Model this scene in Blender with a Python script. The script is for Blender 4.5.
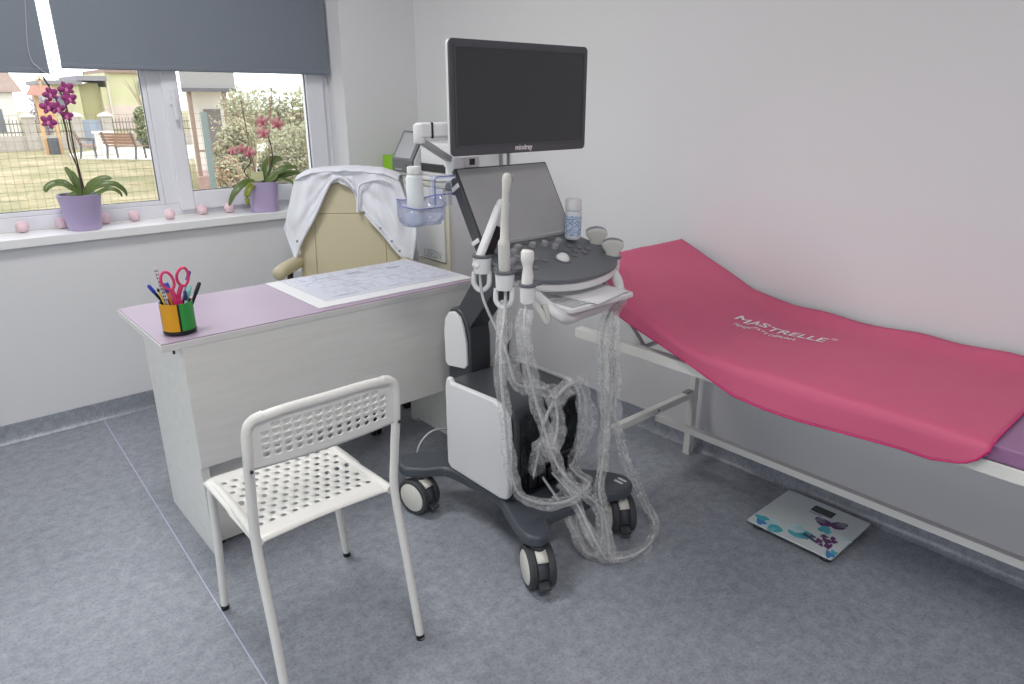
import bpy, bmesh, math, random
from mathutils import Vector, Matrix, noise
R = math.radians
random.seed(7)
SC = bpy.context.scene
COL = SC.collection
for o in list(bpy.data.objects): bpy.data.objects.remove(o)

# ------------------------------------------------------------------ camera, world, light, exposure
cam_d = bpy.data.cameras.new('camera'); cam = bpy.data.objects.new('camera', cam_d); COL.objects.link(cam)
cam.location = (0, 0, 1.42)
cam.rotation_euler = (R(90 - 19.318), 0, R(-41.438))
cam_d.sensor_width = 36; cam_d.lens = 24.275; cam_d.clip_start = .05; cam_d.clip_end = 500
SC.camera = cam
W = bpy.data.worlds.new('overcast_sky'); SC.world = W; W.use_nodes = True
bg = W.node_tree.nodes['Background']
bg.inputs[0].default_value = (.93, .965, 1, 1); bg.inputs[1].default_value = 3.0
SC.view_settings.view_transform = 'Standard'; SC.view_settings.look = 'None'
SC.view_settings.gamma = 1; SC.view_settings.use_curve_mapping = False
SC.view_settings.exposure = 0.1
LAMP_W = 22.0        # each ceiling panel, watts
GZ = -.6             # ground level outside

# ------------------------------------------------------------------ helpers
def s2l(c): return c / 12.92 if c <= .04045 else ((c + .055) / 1.055) ** 2.4
def rgb(r, g, b): return (s2l(r / 255), s2l(g / 255), s2l(b / 255), 1)
MATS = {}
def mat(name, c, rough=.5, metal=0, spec=.5, bump=0, bscale=60, var=0, vscale=8, alpha=1, coat=0, stretch=None):
    if name in MATS: return MATS[name]
    m = bpy.data.materials.new(name); m.use_nodes = True; nt = m.node_tree; b = nt.nodes['Principled BSDF']
    c = rgb(*c) if max(c) > 1.0 else (*c, 1)
    b.inputs['Base Color'].default_value = c; b.inputs['Roughness'].default_value = rough
    b.inputs['Metallic'].default_value = metal; b.inputs['Specular IOR Level'].default_value = spec
    if coat: b.inputs['Coat Weight'].default_value = coat; b.inputs['Coat Roughness'].default_value = .08
    if var or bump:
        tc = nt.nodes.new('ShaderNodeTexCoord'); mp = nt.nodes.new('ShaderNodeMapping')
        nt.links.new(tc.outputs['Object'], mp.inputs[0])
        if stretch: mp.inputs['Scale'].default_value = stretch
    if var:
        n = nt.nodes.new('ShaderNodeTexNoise'); n.inputs['Scale'].default_value = vscale; n.inputs['Detail'].default_value = 6
        nt.links.new(mp.outputs[0], n.inputs[0])
        r = nt.nodes.new('ShaderNodeValToRGB')
        r.color_ramp.elements[0].position = .3; r.color_ramp.elements[1].position = .7
        r.color_ramp.elements[0].color = (*[x * (1 - var) for x in c[:3]], 1)
        r.color_ramp.elements[1].color = (*[min(1, x * (1 + var)) for x in c[:3]], 1)
        nt.links.new(n.outputs[0], r.inputs[0]); nt.links.new(r.outputs[0], b.inputs['Base Color'])
    if bump:
        n2 = nt.nodes.new('ShaderNodeTexNoise'); n2.inputs['Scale'].default_value = bscale; n2.inputs['Detail'].default_value = 4
        nt.links.new(mp.outputs[0], n2.inputs[0])
        bp = nt.nodes.new('ShaderNodeBump'); bp.inputs['Strength'].default_value = bump; bp.inputs['Distance'].default_value = .004
        nt.links.new(n2.outputs[0], bp.inputs['Height']); nt.links.new(bp.outputs[0], b.inputs['Normal'])
    if alpha < 1: b.inputs['Alpha'].default_value = alpha
    MATS[name] = m; return m

def clear_mat(name, tint, body=.15, rough=.06, gloss=.12, fres=.6):
    """thin clear sheet: tinted see-through + a little milky body + sheen"""
    m = bpy.data.materials.new(name); m.use_nodes = True; nt = m.node_tree; nt.nodes.clear()
    out = nt.nodes.new('ShaderNodeOutputMaterial'); t = nt.nodes.new('ShaderNodeBsdfTransparent'); t.inputs[0].default_value = (*tint, 1)
    d = nt.nodes.new('ShaderNodeBsdfDiffuse'); d.inputs[0].default_value = (*tint, 1)
    g = nt.nodes.new('ShaderNodeBsdfGlossy'); g.inputs['Roughness'].default_value = rough
    a = nt.nodes.new('ShaderNodeMixShader'); a.inputs[0].default_value = body
    b = nt.nodes.new('ShaderNodeMixShader'); f = nt.nodes.new('ShaderNodeLayerWeight'); f.inputs[0].default_value = .25
    mu = nt.nodes.new('ShaderNodeMath'); mu.operation = 'MULTIPLY_ADD'; mu.inputs[1].default_value = fres; mu.inputs[2].default_value = gloss * .3
    nt.links.new(f.outputs['Fresnel'], mu.inputs[0]); nt.links.new(mu.outputs[0], b.inputs[0])
    nt.links.new(t.outputs[0], a.inputs[1]); nt.links.new(d.outputs[0], a.inputs[2])
    nt.links.new(a.outputs[0], b.inputs[1]); nt.links.new(g.outputs[0], b.inputs[2]); nt.links.new(b.outputs[0], out.inputs[0])
    return m

ORG = {}
def tag(o, label=None, cat=None, group=None, kind=None):
    if label: o['label'] = label
    if cat: o['category'] = cat
    if group: o['group'] = group
    if kind: o['kind'] = kind
    return o
def thing(name, label, cat, loc=(0, 0, 0), rz=0, group=None, kind=None):
    o = bpy.data.objects.new(name, None); COL.objects.link(o); o.empty_display_size = .05
    o.location = loc; o.rotation_euler = (0, 0, rz); ORG[o] = Vector(loc) if not rz else Vector((0, 0, 0))
    return tag(o, label, cat, group, kind)

def smooth_path(pts, n=6):
    P = [Vector(p) for p in pts]; out = []
    for i in range(len(P) - 1):
        p0 = P[max(i - 1, 0)]; p1 = P[i]; p2 = P[i + 1]; p3 = P[min(i + 2, len(P) - 1)]
        for k in range(n):
            t = k / n
            out.append(.5 * ((2 * p1) + (p2 - p0) * t + (2 * p0 - 5 * p1 + 4 * p2 - p3) * t * t + (3 * p1 - p0 - 3 * p2 + p3) * t ** 3))
    out.append(P[-1]); return out

class MB:
    def __init__(s): s.v = []; s.f = []
    def add(s, vs, fs):
        b = len(s.v); s.v += [Vector(v) for v in vs]; s.f += [tuple(i + b for i in f) for f in fs]; return s
    def box(s, x0, x1, y0, y1, z0, z1):
        return s.add([(x0, y0, z0), (x1, y0, z0), (x1, y1, z0), (x0, y1, z0), (x0, y0, z1), (x1, y0, z1), (x1, y1, z1), (x0, y1, z1)],
                     [(0, 3, 2, 1), (4, 5, 6, 7), (0, 1, 5, 4), (1, 2, 6, 5), (2, 3, 7, 6), (3, 0, 4, 7)])
    def hexa(s, lo, hi):        # two quads of 4 points
        return s.add(list(lo) + list(hi), [(0, 3, 2, 1), (4, 5, 6, 7), (0, 1, 5, 4), (1, 2, 6, 5), (2, 3, 7, 6), (3, 0, 4, 7)])
    def beam(s, a, b, w, h, up=(0, 0, 1)):
        a = Vector(a); b = Vector(b); d = (b - a).normalized(); u = Vector(up)
        x = d.cross(u).normalized() * w / 2; y = x.cross(d).normalized() * h / 2
        return s.hexa([a - x - y, a + x - y, a + x + y, a - x + y], [b - x - y, b + x - y, b + x + y, b - x + y])
    def prism(s, poly, a, b, axis='z'):
        n = len(poly)
        def m(p, h): return {'z': (p[0], p[1], h), 'x': (h, p[0], p[1]), 'y': (p[0], h, p[1])}[axis]
        vs = [m(p, a) for p in poly] + [m(p, b) for p in poly]
        return s.add(vs, [tuple(range(n))[::-1], tuple(range(n, 2 * n))] + [(i, (i + 1) % n, n + (i + 1) % n, n + i) for i in range(n)])
    def tube(s, pts, r, seg=8, cap=True, closed=False):
        P = [Vector(p) for p in pts]; n = len(P); rr = r if isinstance(r, (list, tuple)) else [r] * n
        t0 = (P[1] - P[0]).normalized(); u = t0.orthogonal().normalized(); vs = []
        for i in range(n):
            t = (P[min(i + 1, n - 1)] - P[max(i - 1, 0)])
            t = t.normalized() if t.length > 1e-9 else t0
            u = (u - t * u.dot(t)).normalized(); w = t.cross(u)
            for k in range(seg):
                a = 2 * math.pi * k / seg; vs.append(P[i] + (u * math.cos(a) + w * math.sin(a)) * rr[i])
        fs = [(i * seg + k, i * seg + (k + 1) % seg, (i + 1) * seg + (k + 1) % seg, (i + 1) * seg + k) for i in range(n - 1) for k in range(seg)]
        if cap: fs += [tuple(range(seg))[::-1], tuple(range((n - 1) * seg, n * seg))]
        return s.add(vs, fs)
    def lathe(s, prof, c=(0, 0, 0), seg=24, sq=0, axis=None, rot=0):
        c = Vector(c); vs = []; n = len(prof)
        M = Vector((0, 0, 1)).rotation_difference(Vector(axis)).to_matrix() if axis else None
        for r, z in prof:
            for k in range(seg):
                a = 2 * math.pi * k / seg; q = 1
                if sq: q = 1 / (abs(math.cos(a)) ** sq + abs(math.sin(a)) ** sq) ** (1 / sq)
                p = Vector((r * q * math.cos(a + rot), r * q * math.sin(a + rot), z)); vs.append(c + (M @ p if M else p))
        fs = [(i * seg + k, i * seg + (k + 1) % seg, (i + 1) * seg + (k + 1) % seg, (i + 1) * seg + k) for i in range(n - 1) for k in range(seg)]
        fs += [tuple(range(seg))[::-1], tuple(range((n - 1) * seg, n * seg))]
        return s.add(vs, fs)
    def ball(s, c, r, seg=16, rings=10, sc=(1, 1, 1)):
        prof = []
        c = Vector(c); vs = [c + Vector((0, 0, -r * sc[2]))]; fs = []
        for i in range(1, rings):
            a = -math.pi / 2 + math.pi * i / rings
            for k in range(seg):
                b = 2 * math.pi * k / seg
                vs.append(c + Vector((r * math.cos(a) * math.cos(b) * sc[0], r * math.cos(a) * math.sin(b) * sc[1], r * math.sin(a) * sc[2])))
        vs.append(c + Vector((0, 0, r * sc[2]))); top = len(vs) - 1
        for k in range(seg):
            fs.append((0, 1 + (k + 1) % seg, 1 + k)); fs.append((top, top - seg + k, top - seg + (k + 1) % seg))
            for i in range(rings - 2):
                a = 1 + i * seg; fs.append((a + k, a + (k + 1) % seg, a + seg + (k + 1) % seg, a + seg + k))
        return s.add(vs, fs)
    def grid(s, fn, nu, nv):
        vs = [fn(i / (nu - 1), j / (nv - 1)) for j in range(nv) for i in range(nu)]
        return s.add(vs, [(j * nu + i, j * nu + i + 1, (j + 1) * nu + i + 1, (j + 1) * nu + i) for j in range(nv - 1) for i in range(nu - 1)])
    def xf(s, M):
        s.v = [M @ p for p in s.v]; return s
    def build(s, name, m, parent=None, smooth=None, bevel=0, bseg=2, solid=0, sub=0, org=None, local=False, **tg):
        o0 = Vector(org) if org is not None else Vector((0, 0, 0))
        if parent is not None and not local: o0 = ORG[parent]
        me = bpy.data.meshes.new(name); me.from_pydata([tuple(p - o0) for p in s.v], [], s.f); me.update()
        bm = bmesh.new(); bm.from_mesh(me); bmesh.ops.recalc_face_normals(bm, faces=bm.faces); bm.to_mesh(me); bm.free()
        if m: me.materials.append(m)
        if smooth is not None or bevel:
            me.polygons.foreach_set('use_smooth', [True] * len(me.polygons)); me.set_sharp_from_angle(angle=R(smooth if smooth else 35))
        o = bpy.data.objects.new(name, me); COL.objects.link(o)
        if parent is not None: o.parent = parent; ORG[o] = o0
        elif org is not None: o.location = o0; ORG[o] = o0
        else: ORG[o] = o0
        if solid: md = o.modifiers.new('solid', 'SOLIDIFY'); md.thickness = solid; md.offset = 0
        if bevel: md = o.modifiers.new('bevel', 'BEVEL'); md.width = bevel; md.segments = bseg; md.limit_method = 'ANGLE'; md.angle_limit = R(35); md.harden_normals = True
        if sub: md = o.modifiers.new('sub', 'SUBSURF'); md.levels = sub; md.render_levels = sub
        return tag(o, **tg) if tg else o

def copy_tree(o, parent=None):
    c = o.copy(); COL.objects.link(c)
    if parent is not None: c.parent = parent
    for ch in list(o.children): copy_tree(ch, c)
    return c
def rrect(x0, x1, y0, y1, r, n=5):
    out = []
    for cx, cy, a0 in ((x1 - r, y0 + r, -90), (x1 - r, y1 - r, 0), (x0 + r, y1 - r, 90), (x0 + r, y0 + r, 180)):
        for k in range(n + 1):
            a = R(a0 + 90 * k / n); out.append((cx + r * math.cos(a), cy + r * math.sin(a)))
    return out
def text_mesh(txt, size, bold=0, shear=0):
    cu = bpy.data.curves.new('t', 'FONT'); cu.body = txt; cu.size = size; cu.shear = shear; cu.offset = bold; cu.resolution_u = 3
    o = bpy.data.objects.new('t', cu); COL.objects.link(o); dg = bpy.context.evaluated_depsgraph_get()
    me = bpy.data.meshes.new_from_object(o.evaluated_get(dg)); bpy.data.objects.remove(o); bpy.data.curves.remove(cu)
    b = MB(); b.v = [v.co.copy() for v in me.vertices]; b.f = [tuple(p.vertices) for p in me.polygons]; bpy.data.meshes.remove(me)
    return b

# ------------------------------------------------------------------ materials
M_wall = mat('wall_paint', (224, 224, 227), .75, bump=.08, bscale=90)
M_ceil = mat('ceiling_paint', (235, 235, 235), .8)
M_white = mat('white_plastic', (226, 226, 228), .35)
M_upvc = mat('window_upvc', (228, 229, 236), .3)
M_wmetal = mat('white_lacquer', (232, 231, 227), .33)
M_black = mat('black_plastic', (22, 23, 25), .4)
M_blackgloss = mat('black_gloss', (14, 15, 17), .12)
M_rubber = mat('rubber', (62, 64, 68), .6)
M_slate = mat('slate_plastic', (76, 81, 89), .38)
M_slate2 = mat('slate_dark', (62, 65, 70), .4)
M_chrome = mat('chrome', (200, 200, 205), .2, metal=1)

def floor_mat():
    m = bpy.data.materials.new('vinyl_floor'); m.use_nodes = True; nt = m.node_tree; b = nt.nodes['Principled BSDF']
    tc = nt.nodes.new('ShaderNodeTexCoord')
    n1 = nt.nodes.new('ShaderNodeTexNoise'); n1.inputs['Scale'].default_value = 26; n1.inputs['Detail'].default_value = 9; n1.inputs['Roughness'].default_value = .72
    n2 = nt.nodes.new('ShaderNodeTexNoise'); n2.inputs['Scale'].default_value = 120; n2.inputs['Detail'].default_value = 3
    n3 = nt.nodes.new('ShaderNodeTexNoise'); n3.inputs['Scale'].default_value = 2.2; n3.inputs['Detail'].default_value = 4
    for n in (n1, n2, n3): nt.links.new(tc.outputs['Object'], n.inputs[0])
    r1 = nt.nodes.new('ShaderNodeValToRGB'); e = r1.color_ramp.elements
    e[0].position = .3; e[0].color = rgb(132, 137, 146); e[1].position = .68; e[1].color = rgb(168, 172, 181)
    r2 = nt.nodes.new('ShaderNodeValToRGB'); e = r2.color_ramp.elements
    e[0].position = .35; e[0].color = (.6, .6, .62, 1); e[1].position = .5; e[1].color = (1, 1, 1, 1)
    r3 = nt.nodes.new('ShaderNodeValToRGB'); e = r3.color_ramp.elements
    e[0].position = .3; e[0].color = (.93, .93, .94, 1); e[1].position = .7; e[1].color = (1.05, 1.05, 1.05, 1)
    nt.links.new(n1.outputs[0], r1.inputs[0]); nt.links.new(n2.outputs[0], r2.inputs[0]); nt.links.new(n3.outputs[0], r3.inputs[0])
    x = nt.nodes.new('ShaderNodeMixRGB'); x.blend_type = 'MULTIPLY'; x.inputs[0].default_value = .55
    y = nt.nodes.new('ShaderNodeMixRGB'); y.blend_type = 'MULTIPLY'; y.inputs[0].default_value = 1
    nt.links.new(r1.outputs[0], x.inputs[1]); nt.links.new(r2.outputs[0], x.inputs[2])
    nt.links.new(x.outputs[0], y.inputs[1]); nt.links.new(r3.outputs[0], y.inputs[2])
    nt.links.new(y.outputs[0], b.inputs['Base Color']); b.inputs['Roughness'].default_value = .32
    bp = nt.nodes.new('ShaderNodeBump'); bp.inputs['Strength'].default_value = .06; bp.inputs['Distance'].default_value = .002
    nt.links.new(n1.outputs[0], bp.inputs['Height']); nt.links.new(bp.outputs[0], b.inputs['Normal'])
    return m
M_floor = floor_mat()

def wood_mat(name, c1, c2, scale=(1, 14, 14), rough=.5):
    m = bpy.data.materials.new(name); m.use_nodes = True; nt = m.node_tree; b = nt.nodes['Principled BSDF']
    tc = nt.nodes.new('ShaderNodeTexCoord'); mp = nt.nodes.new('ShaderNodeMapping'); mp.inputs['Scale'].default_value = scale
    n = nt.nodes.new('ShaderNodeTexNoise'); n.inputs['Scale'].default_value = 4; n.inputs['Detail'].default_value = 8; n.inputs['Roughness'].default_value = .65
    nt.links.new(tc.outputs['Object'], mp.inputs[0]); nt.links.new(mp.outputs[0], n.inputs[0])
    r = nt.nodes.new('ShaderNodeValToRGB'); e = r.color_ramp.elements
    e[0].position = .3; e[0].color = rgb(*c1); e[1].position = .7; e[1].color = rgb(*c2)
    nt.links.new(n.outputs[0], r.inputs[0]); nt.links.new(r.outputs[0], b.inputs['Base Color']); b.inputs['Roughness'].default_value = rough
    return m

# ------------------------------------------------------------------ room shell
X0, X1, Y0, Y1, H = -1.7, 2.36, -1.3, 3.49, 2.7
WX0, WX1, WZ0, WZ1 = -.92, 1.90, .841, 2.3
MB().box(X0 - .2, X1 + .2, Y0 - .2, Y1 + .29, -.12, 0).build('floor', M_floor, label='blue grey marbled vinyl floor of the room', cat='floor', kind='structure')
FL = bpy.data.objects['floor']
MB().box(X0 - .2, X1 + .2, Y0 - .2, Y1 + .29, H, H + .15).build('ceiling', M_ceil, label='plain white ceiling above the room', cat='ceiling', kind='structure')
b = MB(); yb = Y1 + .29
b.box(X0 - .2, WX0, Y1, yb, 0, H).box(WX1, X1 + .2, Y1, yb, 0, H).box(WX0, WX1, Y1, yb, 0, WZ0).box(WX0, WX1, Y1, yb, WZ1, H)
b.build('wall_back', M_wall, label='pale grey painted wall around the window', cat='wall', kind='structure')
MB().box(X1, X1 + .2, Y0, Y1, 0, H).build('wall_right', M_wall, label='pale grey painted wall behind the couch', cat='wall', kind='structure')
MB().box(X0 - .2, X0, Y0, .7, 0, H).box(X0 - .2, X0, 2.5, Y1, 0, H).box(X0 - .2, X0, .7, 2.5, 0, .12).box(X0 - .2, X0, .7, 2.5, 2.25, H).build('wall_left', M_wall, label='pale grey painted side wall opposite the couch', cat='wall', kind='structure')
MB().box(X0 - .2, X1 + .2, Y0 - .2, Y0, 0, H).build('wall_front', M_wall, label='pale grey painted wall facing the window', cat='wall', kind='structure')
# coved vinyl skirting
def cove(name, p, q, inward, label):
    p = Vector((*p, 0)); q = Vector((*q, 0)); n = Vector((*inward, 0)); b = MB()
    prof = [(.0, .001), (.026, .001), (.018, .006), (.010, .016), (.007, .03), (.005, .085), (.0, .086)]
    k = len(prof); vs = [e + n * a + Vector((0, 0, z)) for e in (p, q) for a, z in prof]
    fs = [(i, i + 1, k + i + 1, k + i) for i in range(k - 1)] + [tuple(range(k)), tuple(range(k, 2 * k))]
    return b.add(vs, fs).build(name, M_floor, smooth=50, label=label, cat='baseboard', kind='structure')
cove('baseboard_back', (X0, Y1), (X1, Y1), (0, -1), 'grey coved vinyl skirting under the window')
cove('baseboard_right', (X1, Y0), (X1, Y1), (-1, 0), 'grey coved vinyl skirting along the couch wall')
cove('baseboard_left', (X0, Y0), (X0, Y1), (1, 0), 'grey coved vinyl skirting opposite the couch')
# welded seam in the vinyl
MB().hexa([(.437, 1.30, .0), (.4405, 1.30, .0), (.5105, Y1 - .01, .0), (.507, Y1 - .01, .0)],
          [(.437, 1.30, .0008), (.4405, 1.30, .0008), (.5105, Y1 - .01, .0008), (.507, Y1 - .01, .0008)]).build('weld_seam', mat('weld', (196, 200, 222), .4), FL)
MB().hexa([(.433, Y0, .0), (.4365, Y0, .0), (.4405, 1.30, .0), (.437, 1.30, .0)],
          [(.433, Y0, .0008), (.4365, Y0, .0008), (.4405, 1.30, .0008), (.437, 1.30, .0008)]).build('weld_seam', MATS['weld'], FL)

# ------------------------------------------------------------------ window
WN = thing('window_1', 'white plastic framed window with a wide sill', 'window', (.5, 3.6, WZ0), kind='structure')
FY0, FY1 = 3.662, 3.735
def ring(b, x0, x1, z0, z1, wl, wr, wb, wt, y0, y1):
    b.box(x0, x0 + wl, y0, y1, z0, z1).box(x1 - wr, x1, y0, y1, z0, z1)
    return b.box(x0 + wl, x1 - wr, y0, y1, z0, z0 + wb).box(x0 + wl, x1 - wr, y0, y1, z1 - wt, z1)
ring(MB(), WX0, WX1, .879, WZ1, .06, .06, .06, .06, FY0, FY1).build('outer_frame', M_upvc, WN, bevel=.004)
MB().box(.985, 1.060, FY0 + .001, FY1 - .001, .939, WZ1 - .06).build('mullion', M_upvc, WN, bevel=.004)
MB().box(-.02, .055, FY0 + .001, FY1 - .001, .939, WZ1 - .06).build('mullion', M_upvc, WN, bevel=.004)
M_glass = clear_mat('window_glass', (.97, .985, .98), body=.01, rough=.01, gloss=.1)
M_gask = mat('gasket', (105, 107, 116), .6)
def lite(x0, x1, z0, z1, y):
    p = MB().box(x0, x1, y, y + .006, z0, z1).build('pane', M_glass, WN)
    ring(MB(), x0 - .004, x1 + .004, z0 - .004, z1 + .004, .008, .008, .008, .008, y - .009, y - .001).build('gasket', M_gask, p)
# fixed lights carry a bead
for x0, x1 in ((-.86, -.02), (.055, .985)):
    ring(MB(), x0, x1, .939, WZ1 - .06, .02, .02, .02, .02, FY0 + .01, FY0 + .05).build('glazing_bead', M_upvc, WN, bevel=.003)
    lite(x0 + .02, x1 - .02, .958, WZ1 - .08, FY0 + .028)
sash = ring(MB(), 1.045, 1.862, .905, WZ1 - .03, .07, .1, .088, .08, FY0 - .018, FY0 + .04).build('sash', M_upvc, WN, bevel=.006)
lite(1.115, 1.762, .993, WZ1 - .11, FY0 + .004)
hb = MB().box(1.066, 1.094, FY0 - .03, FY0 - .016, 1.40, 1.47).build('handle', M_upvc, WN, bevel=.004)
MB().box(1.072, 1.088, FY0 - .058, FY0 - .03, 1.43, 1.446).box(1.071, 1.089, FY0 - .06, FY0 - .046, 1.33, 1.446).build('lever', M_upvc, hb, bevel=.004)
M_sill = mat('sill_white', (236, 236, 238), .3)
MB().box(WX0 + .001, WX1 - .001, Y1 - .03, FY0, WZ0, .879).box(WX1 - .002, WX1 + .035, Y1 - .03, Y1 - .001, WZ0, .879).box(WX0 - .035, WX0 + .002, Y1 - .03, Y1 - .001, WZ0, .879).build('sill', M_sill, WN, bevel=.003)

# added window, never in view: lets side fill light into the room
W2 = thing('fill_window', 'added unseen white framed window opposite the couch, for fill light', 'window', (X0 - .1, 1.6, .12), kind='structure')
b = MB(); xa, xb_ = X0 - .14, X0 - .08
b.box(xa, xb_, .7, .76, .12, 2.25).box(xa, xb_, 2.44, 2.5, .12, 2.25).box(xa, xb_, .76, 2.44, .12, .18).box(xa, xb_, .76, 2.44, 2.19, 2.25); b.build('outer_frame', M_upvc, W2, bevel=.004)
MB().box(xa + .001, xb_ - .001, 1.56, 1.64, .181, 2.189).build('mullion', M_upvc, W2, bevel=.004)
for a, c in ((.76, 1.56), (1.64, 2.44)): MB().box(X0 - .113, X0 - .107, a, c, .18, 2.19).build('pane', M_glass, W2)
MB().box(X0 - .07, X0 + .02, .7, 2.5, .10, .1195).build('sill', M_sill, W2, bevel=.003)
def portal(loc, rot, w, h):
    ld = bpy.data.lights.new('window_portal', 'AREA'); ld.shape = 'RECTANGLE'; ld.size = w; ld.size_y = h; ld.cycles.is_portal = True
    lo = bpy.data.objects.new('window_portal', ld); COL.objects.link(lo); lo.location = loc; lo.rotation_euler = rot
portal(((WX0 + WX1) / 2, FY1 + .06, (WZ0 + WZ1) / 2), (R(-90), 0, 0), WX1 - WX0, WZ1 - WZ0)
portal((X0 - .19, 1.6, 1.185), (0, R(-90), 0), 2.13, 1.8)

# roller blinds
M_blind = mat('blind_cloth', (134, 142, 153), .85, bump=.1, bscale=400)
M_chain = mat('bead_chain', (205, 205, 205), .35)
_nt = M_blind.node_tree; _tr = _nt.nodes.new('ShaderNodeBsdfTranslucent'); _tr.inputs[0].default_value = rgb(150, 160, 175); _mx = _nt.nodes.new('ShaderNodeMixShader'); _mx.inputs[0].default_value = .2
_nt.links.new(_nt.nodes['Principled BSDF'].outputs[0], _mx.inputs[1]); _nt.links.new(_tr.outputs[0], _mx.inputs[2]); _nt.links.new(_mx.outputs[0], _nt.nodes['Material Output'].inputs[0])
def blind(x0, x1, zb, label, chx, chz, bulge):
    t = thing('roller_blind', label, 'blind', ((x0 + x1) / 2, 3.6, zb))
    MB().box(x0, x1, 3.599, 3.6005, zb + .018, 2.26).build('fabric', M_blind, t)
    MB().prism(rrect(3.593, 3.607, zb, zb + .024, .006, 3), x0, x1, 'x').build('bottom_rail', M_blind, t, smooth=40)
    MB().tube([(x0, 3.62, 2.265), (x1, 3.62, 2.265)], .02, 12).build('roller', M_upvc, t, smooth=40)
    for bx in (x0 + .005, x1 - .005): MB().box(bx - .004, bx + .004, 3.6, 3.64, 2.24, 2.299).build('bracket', M_upvc, t)
    pts = smooth_path([(chx, 3.586, 2.26), (chx - bulge * .2, 3.586, 1.9), (chx - bulge, 3.586, chz + .09), (chx - bulge * .5, 3.586, chz + .02), (chx + .016, 3.586, chz),
                       (chx + .024, 3.586, chz + .05), (chx + .022, 3.586, 1.9), (chx + .02, 3.586, 2.26)], 14)
    b = MB(); b.tube(pts, .0009, 5, cap=False)
    acc = 0
    for i in range(1, len(pts)):
        d = (pts[i] - pts[i - 1]).length; n = max(1, round(d / .0065))
        for k in range(n): b.ball(pts[i - 1].lerp(pts[i], k / n), .0021, 6, 4)
    b.build('bead_chain', M_chain, t, smooth=80)
blind(-.86, .600, 1.524, 'grey roller blind with bead chain looping in front of its cloth', .585, 1.525, .045)
blind(.648, 1.878, 1.545, 'grey roller blind hanging over the pink-flowered orchid', .618, 1.49, .006)

# ceiling lamps (real panels the room is lit by)
M_led = bpy.data.materials.new('led_diffuser'); M_led.use_nodes = True
_b = M_led.node_tree.nodes['Principled BSDF']; _b.inputs['Base Color'].default_value = (.9, .9, .9, 1)
_b.inputs['Emission Color'].default_value = (1, .985, .96, 1); _b.inputs['Emission Strength'].default_value = 3
def lamp(x, y, label):
    t = thing('ceiling_light', label, 'ceiling light', (x, y, H), group='ceiling light panels')
    ring(MB(), x - .31, x + .31, y - .31, y + .31, .02, .02, .02, .02, 0, .03)
    f = MB(); f.box(x - .31, x + .31, y - .31, y - .29, H - .03, H).box(x - .31, x + .31, y + .29, y + .31, H - .03, H)
    f.box(x - .31, x - .29, y - .29, y + .29, H - .03, H).box(x + .29, x + .31, y - .29, y + .29, H - .03, H); f.build('frame', M_wmetal, t)
    MB().box(x - .29, x + .29, y - .29, y + .29, H - .02, H - .01).build('diffuser', M_led, t)
    ld = bpy.data.lights.new('panel_light', 'AREA'); ld.shape = 'SQUARE'; ld.size = .56; ld.energy = LAMP_W; ld.color = (1, .985, .965)
    lo = bpy.data.objects.new('panel_light', ld); COL.objects.link(lo); lo.parent = t; lo.location = (0, 0, -.025)
for lx, ly, lw in ((.5, 2.35, 'by the window'), (.2, -.1, 'by the front wall')): lamp(lx, ly, 'square white ceiling light panel ' + lw)

# ------------------------------------------------------------------ desk
M_desk = wood_mat('whitewashed_oak', (224, 223, 219), (234, 233, 230), (1, 5, 9))
M_desk_top = mat('lilac_laminate', (166, 148, 168), .42, var=.03, vscale=5)
M_edge = mat('edge_band', (224, 222, 220), .4)
D = thing('writing_desk', 'whitewashed wood desk with a lilac top and closed front panel', 'desk', (1.05, 2.3, 0))
top = MB().box(.482, 1.648, 2.071, 2.556, .7515, .755).build('desktop', M_desk_top, D)
MB().box(.480, 1.65, 2.069, 2.558, .730, .7514).build('edge_band', M_edge, top, bevel=.0015)
MB().box(.535, .560, 2.085, 2.52, 0, .73).build('end_panel', M_desk, D, bevel=.001)
MB().box(1.605, 1.630, 2.085, 2.535, .02, .73).box(1.605, 1.630, 2.085, 2.13, 0, .02).box(1.605, 1.630, 2.485, 2.535, 0, .02).build('end_panel', M_desk, D)
MB().box(.5352, 1.6298, 2.072, 2.0847, .33, .7298).build('front_panel', M_desk, D)
ped = MB().box(.562, .93, 2.135, 2.50, .012, .70).build('pedestal', M_desk, D, bevel=.001)
for k in range(3): 
    dr = MB().box(.572, .92, 2.50, 2.516, .05 + k * .215, .255 + k * .215).build('drawer', M_desk, ped, bevel=.001)
for k in ((.58, 2.15), (.91, 2.15), (.58, 2.48), (.91, 2.48)): MB().lathe([(.012, 0), (.012, .012)], (k[0], k[1], 0), 8).build('glide', M_black, ped)
MB().box(.512, .518, 2.08, 2.086, .716, .7295).build('cable_clip', M_black, D)

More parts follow.
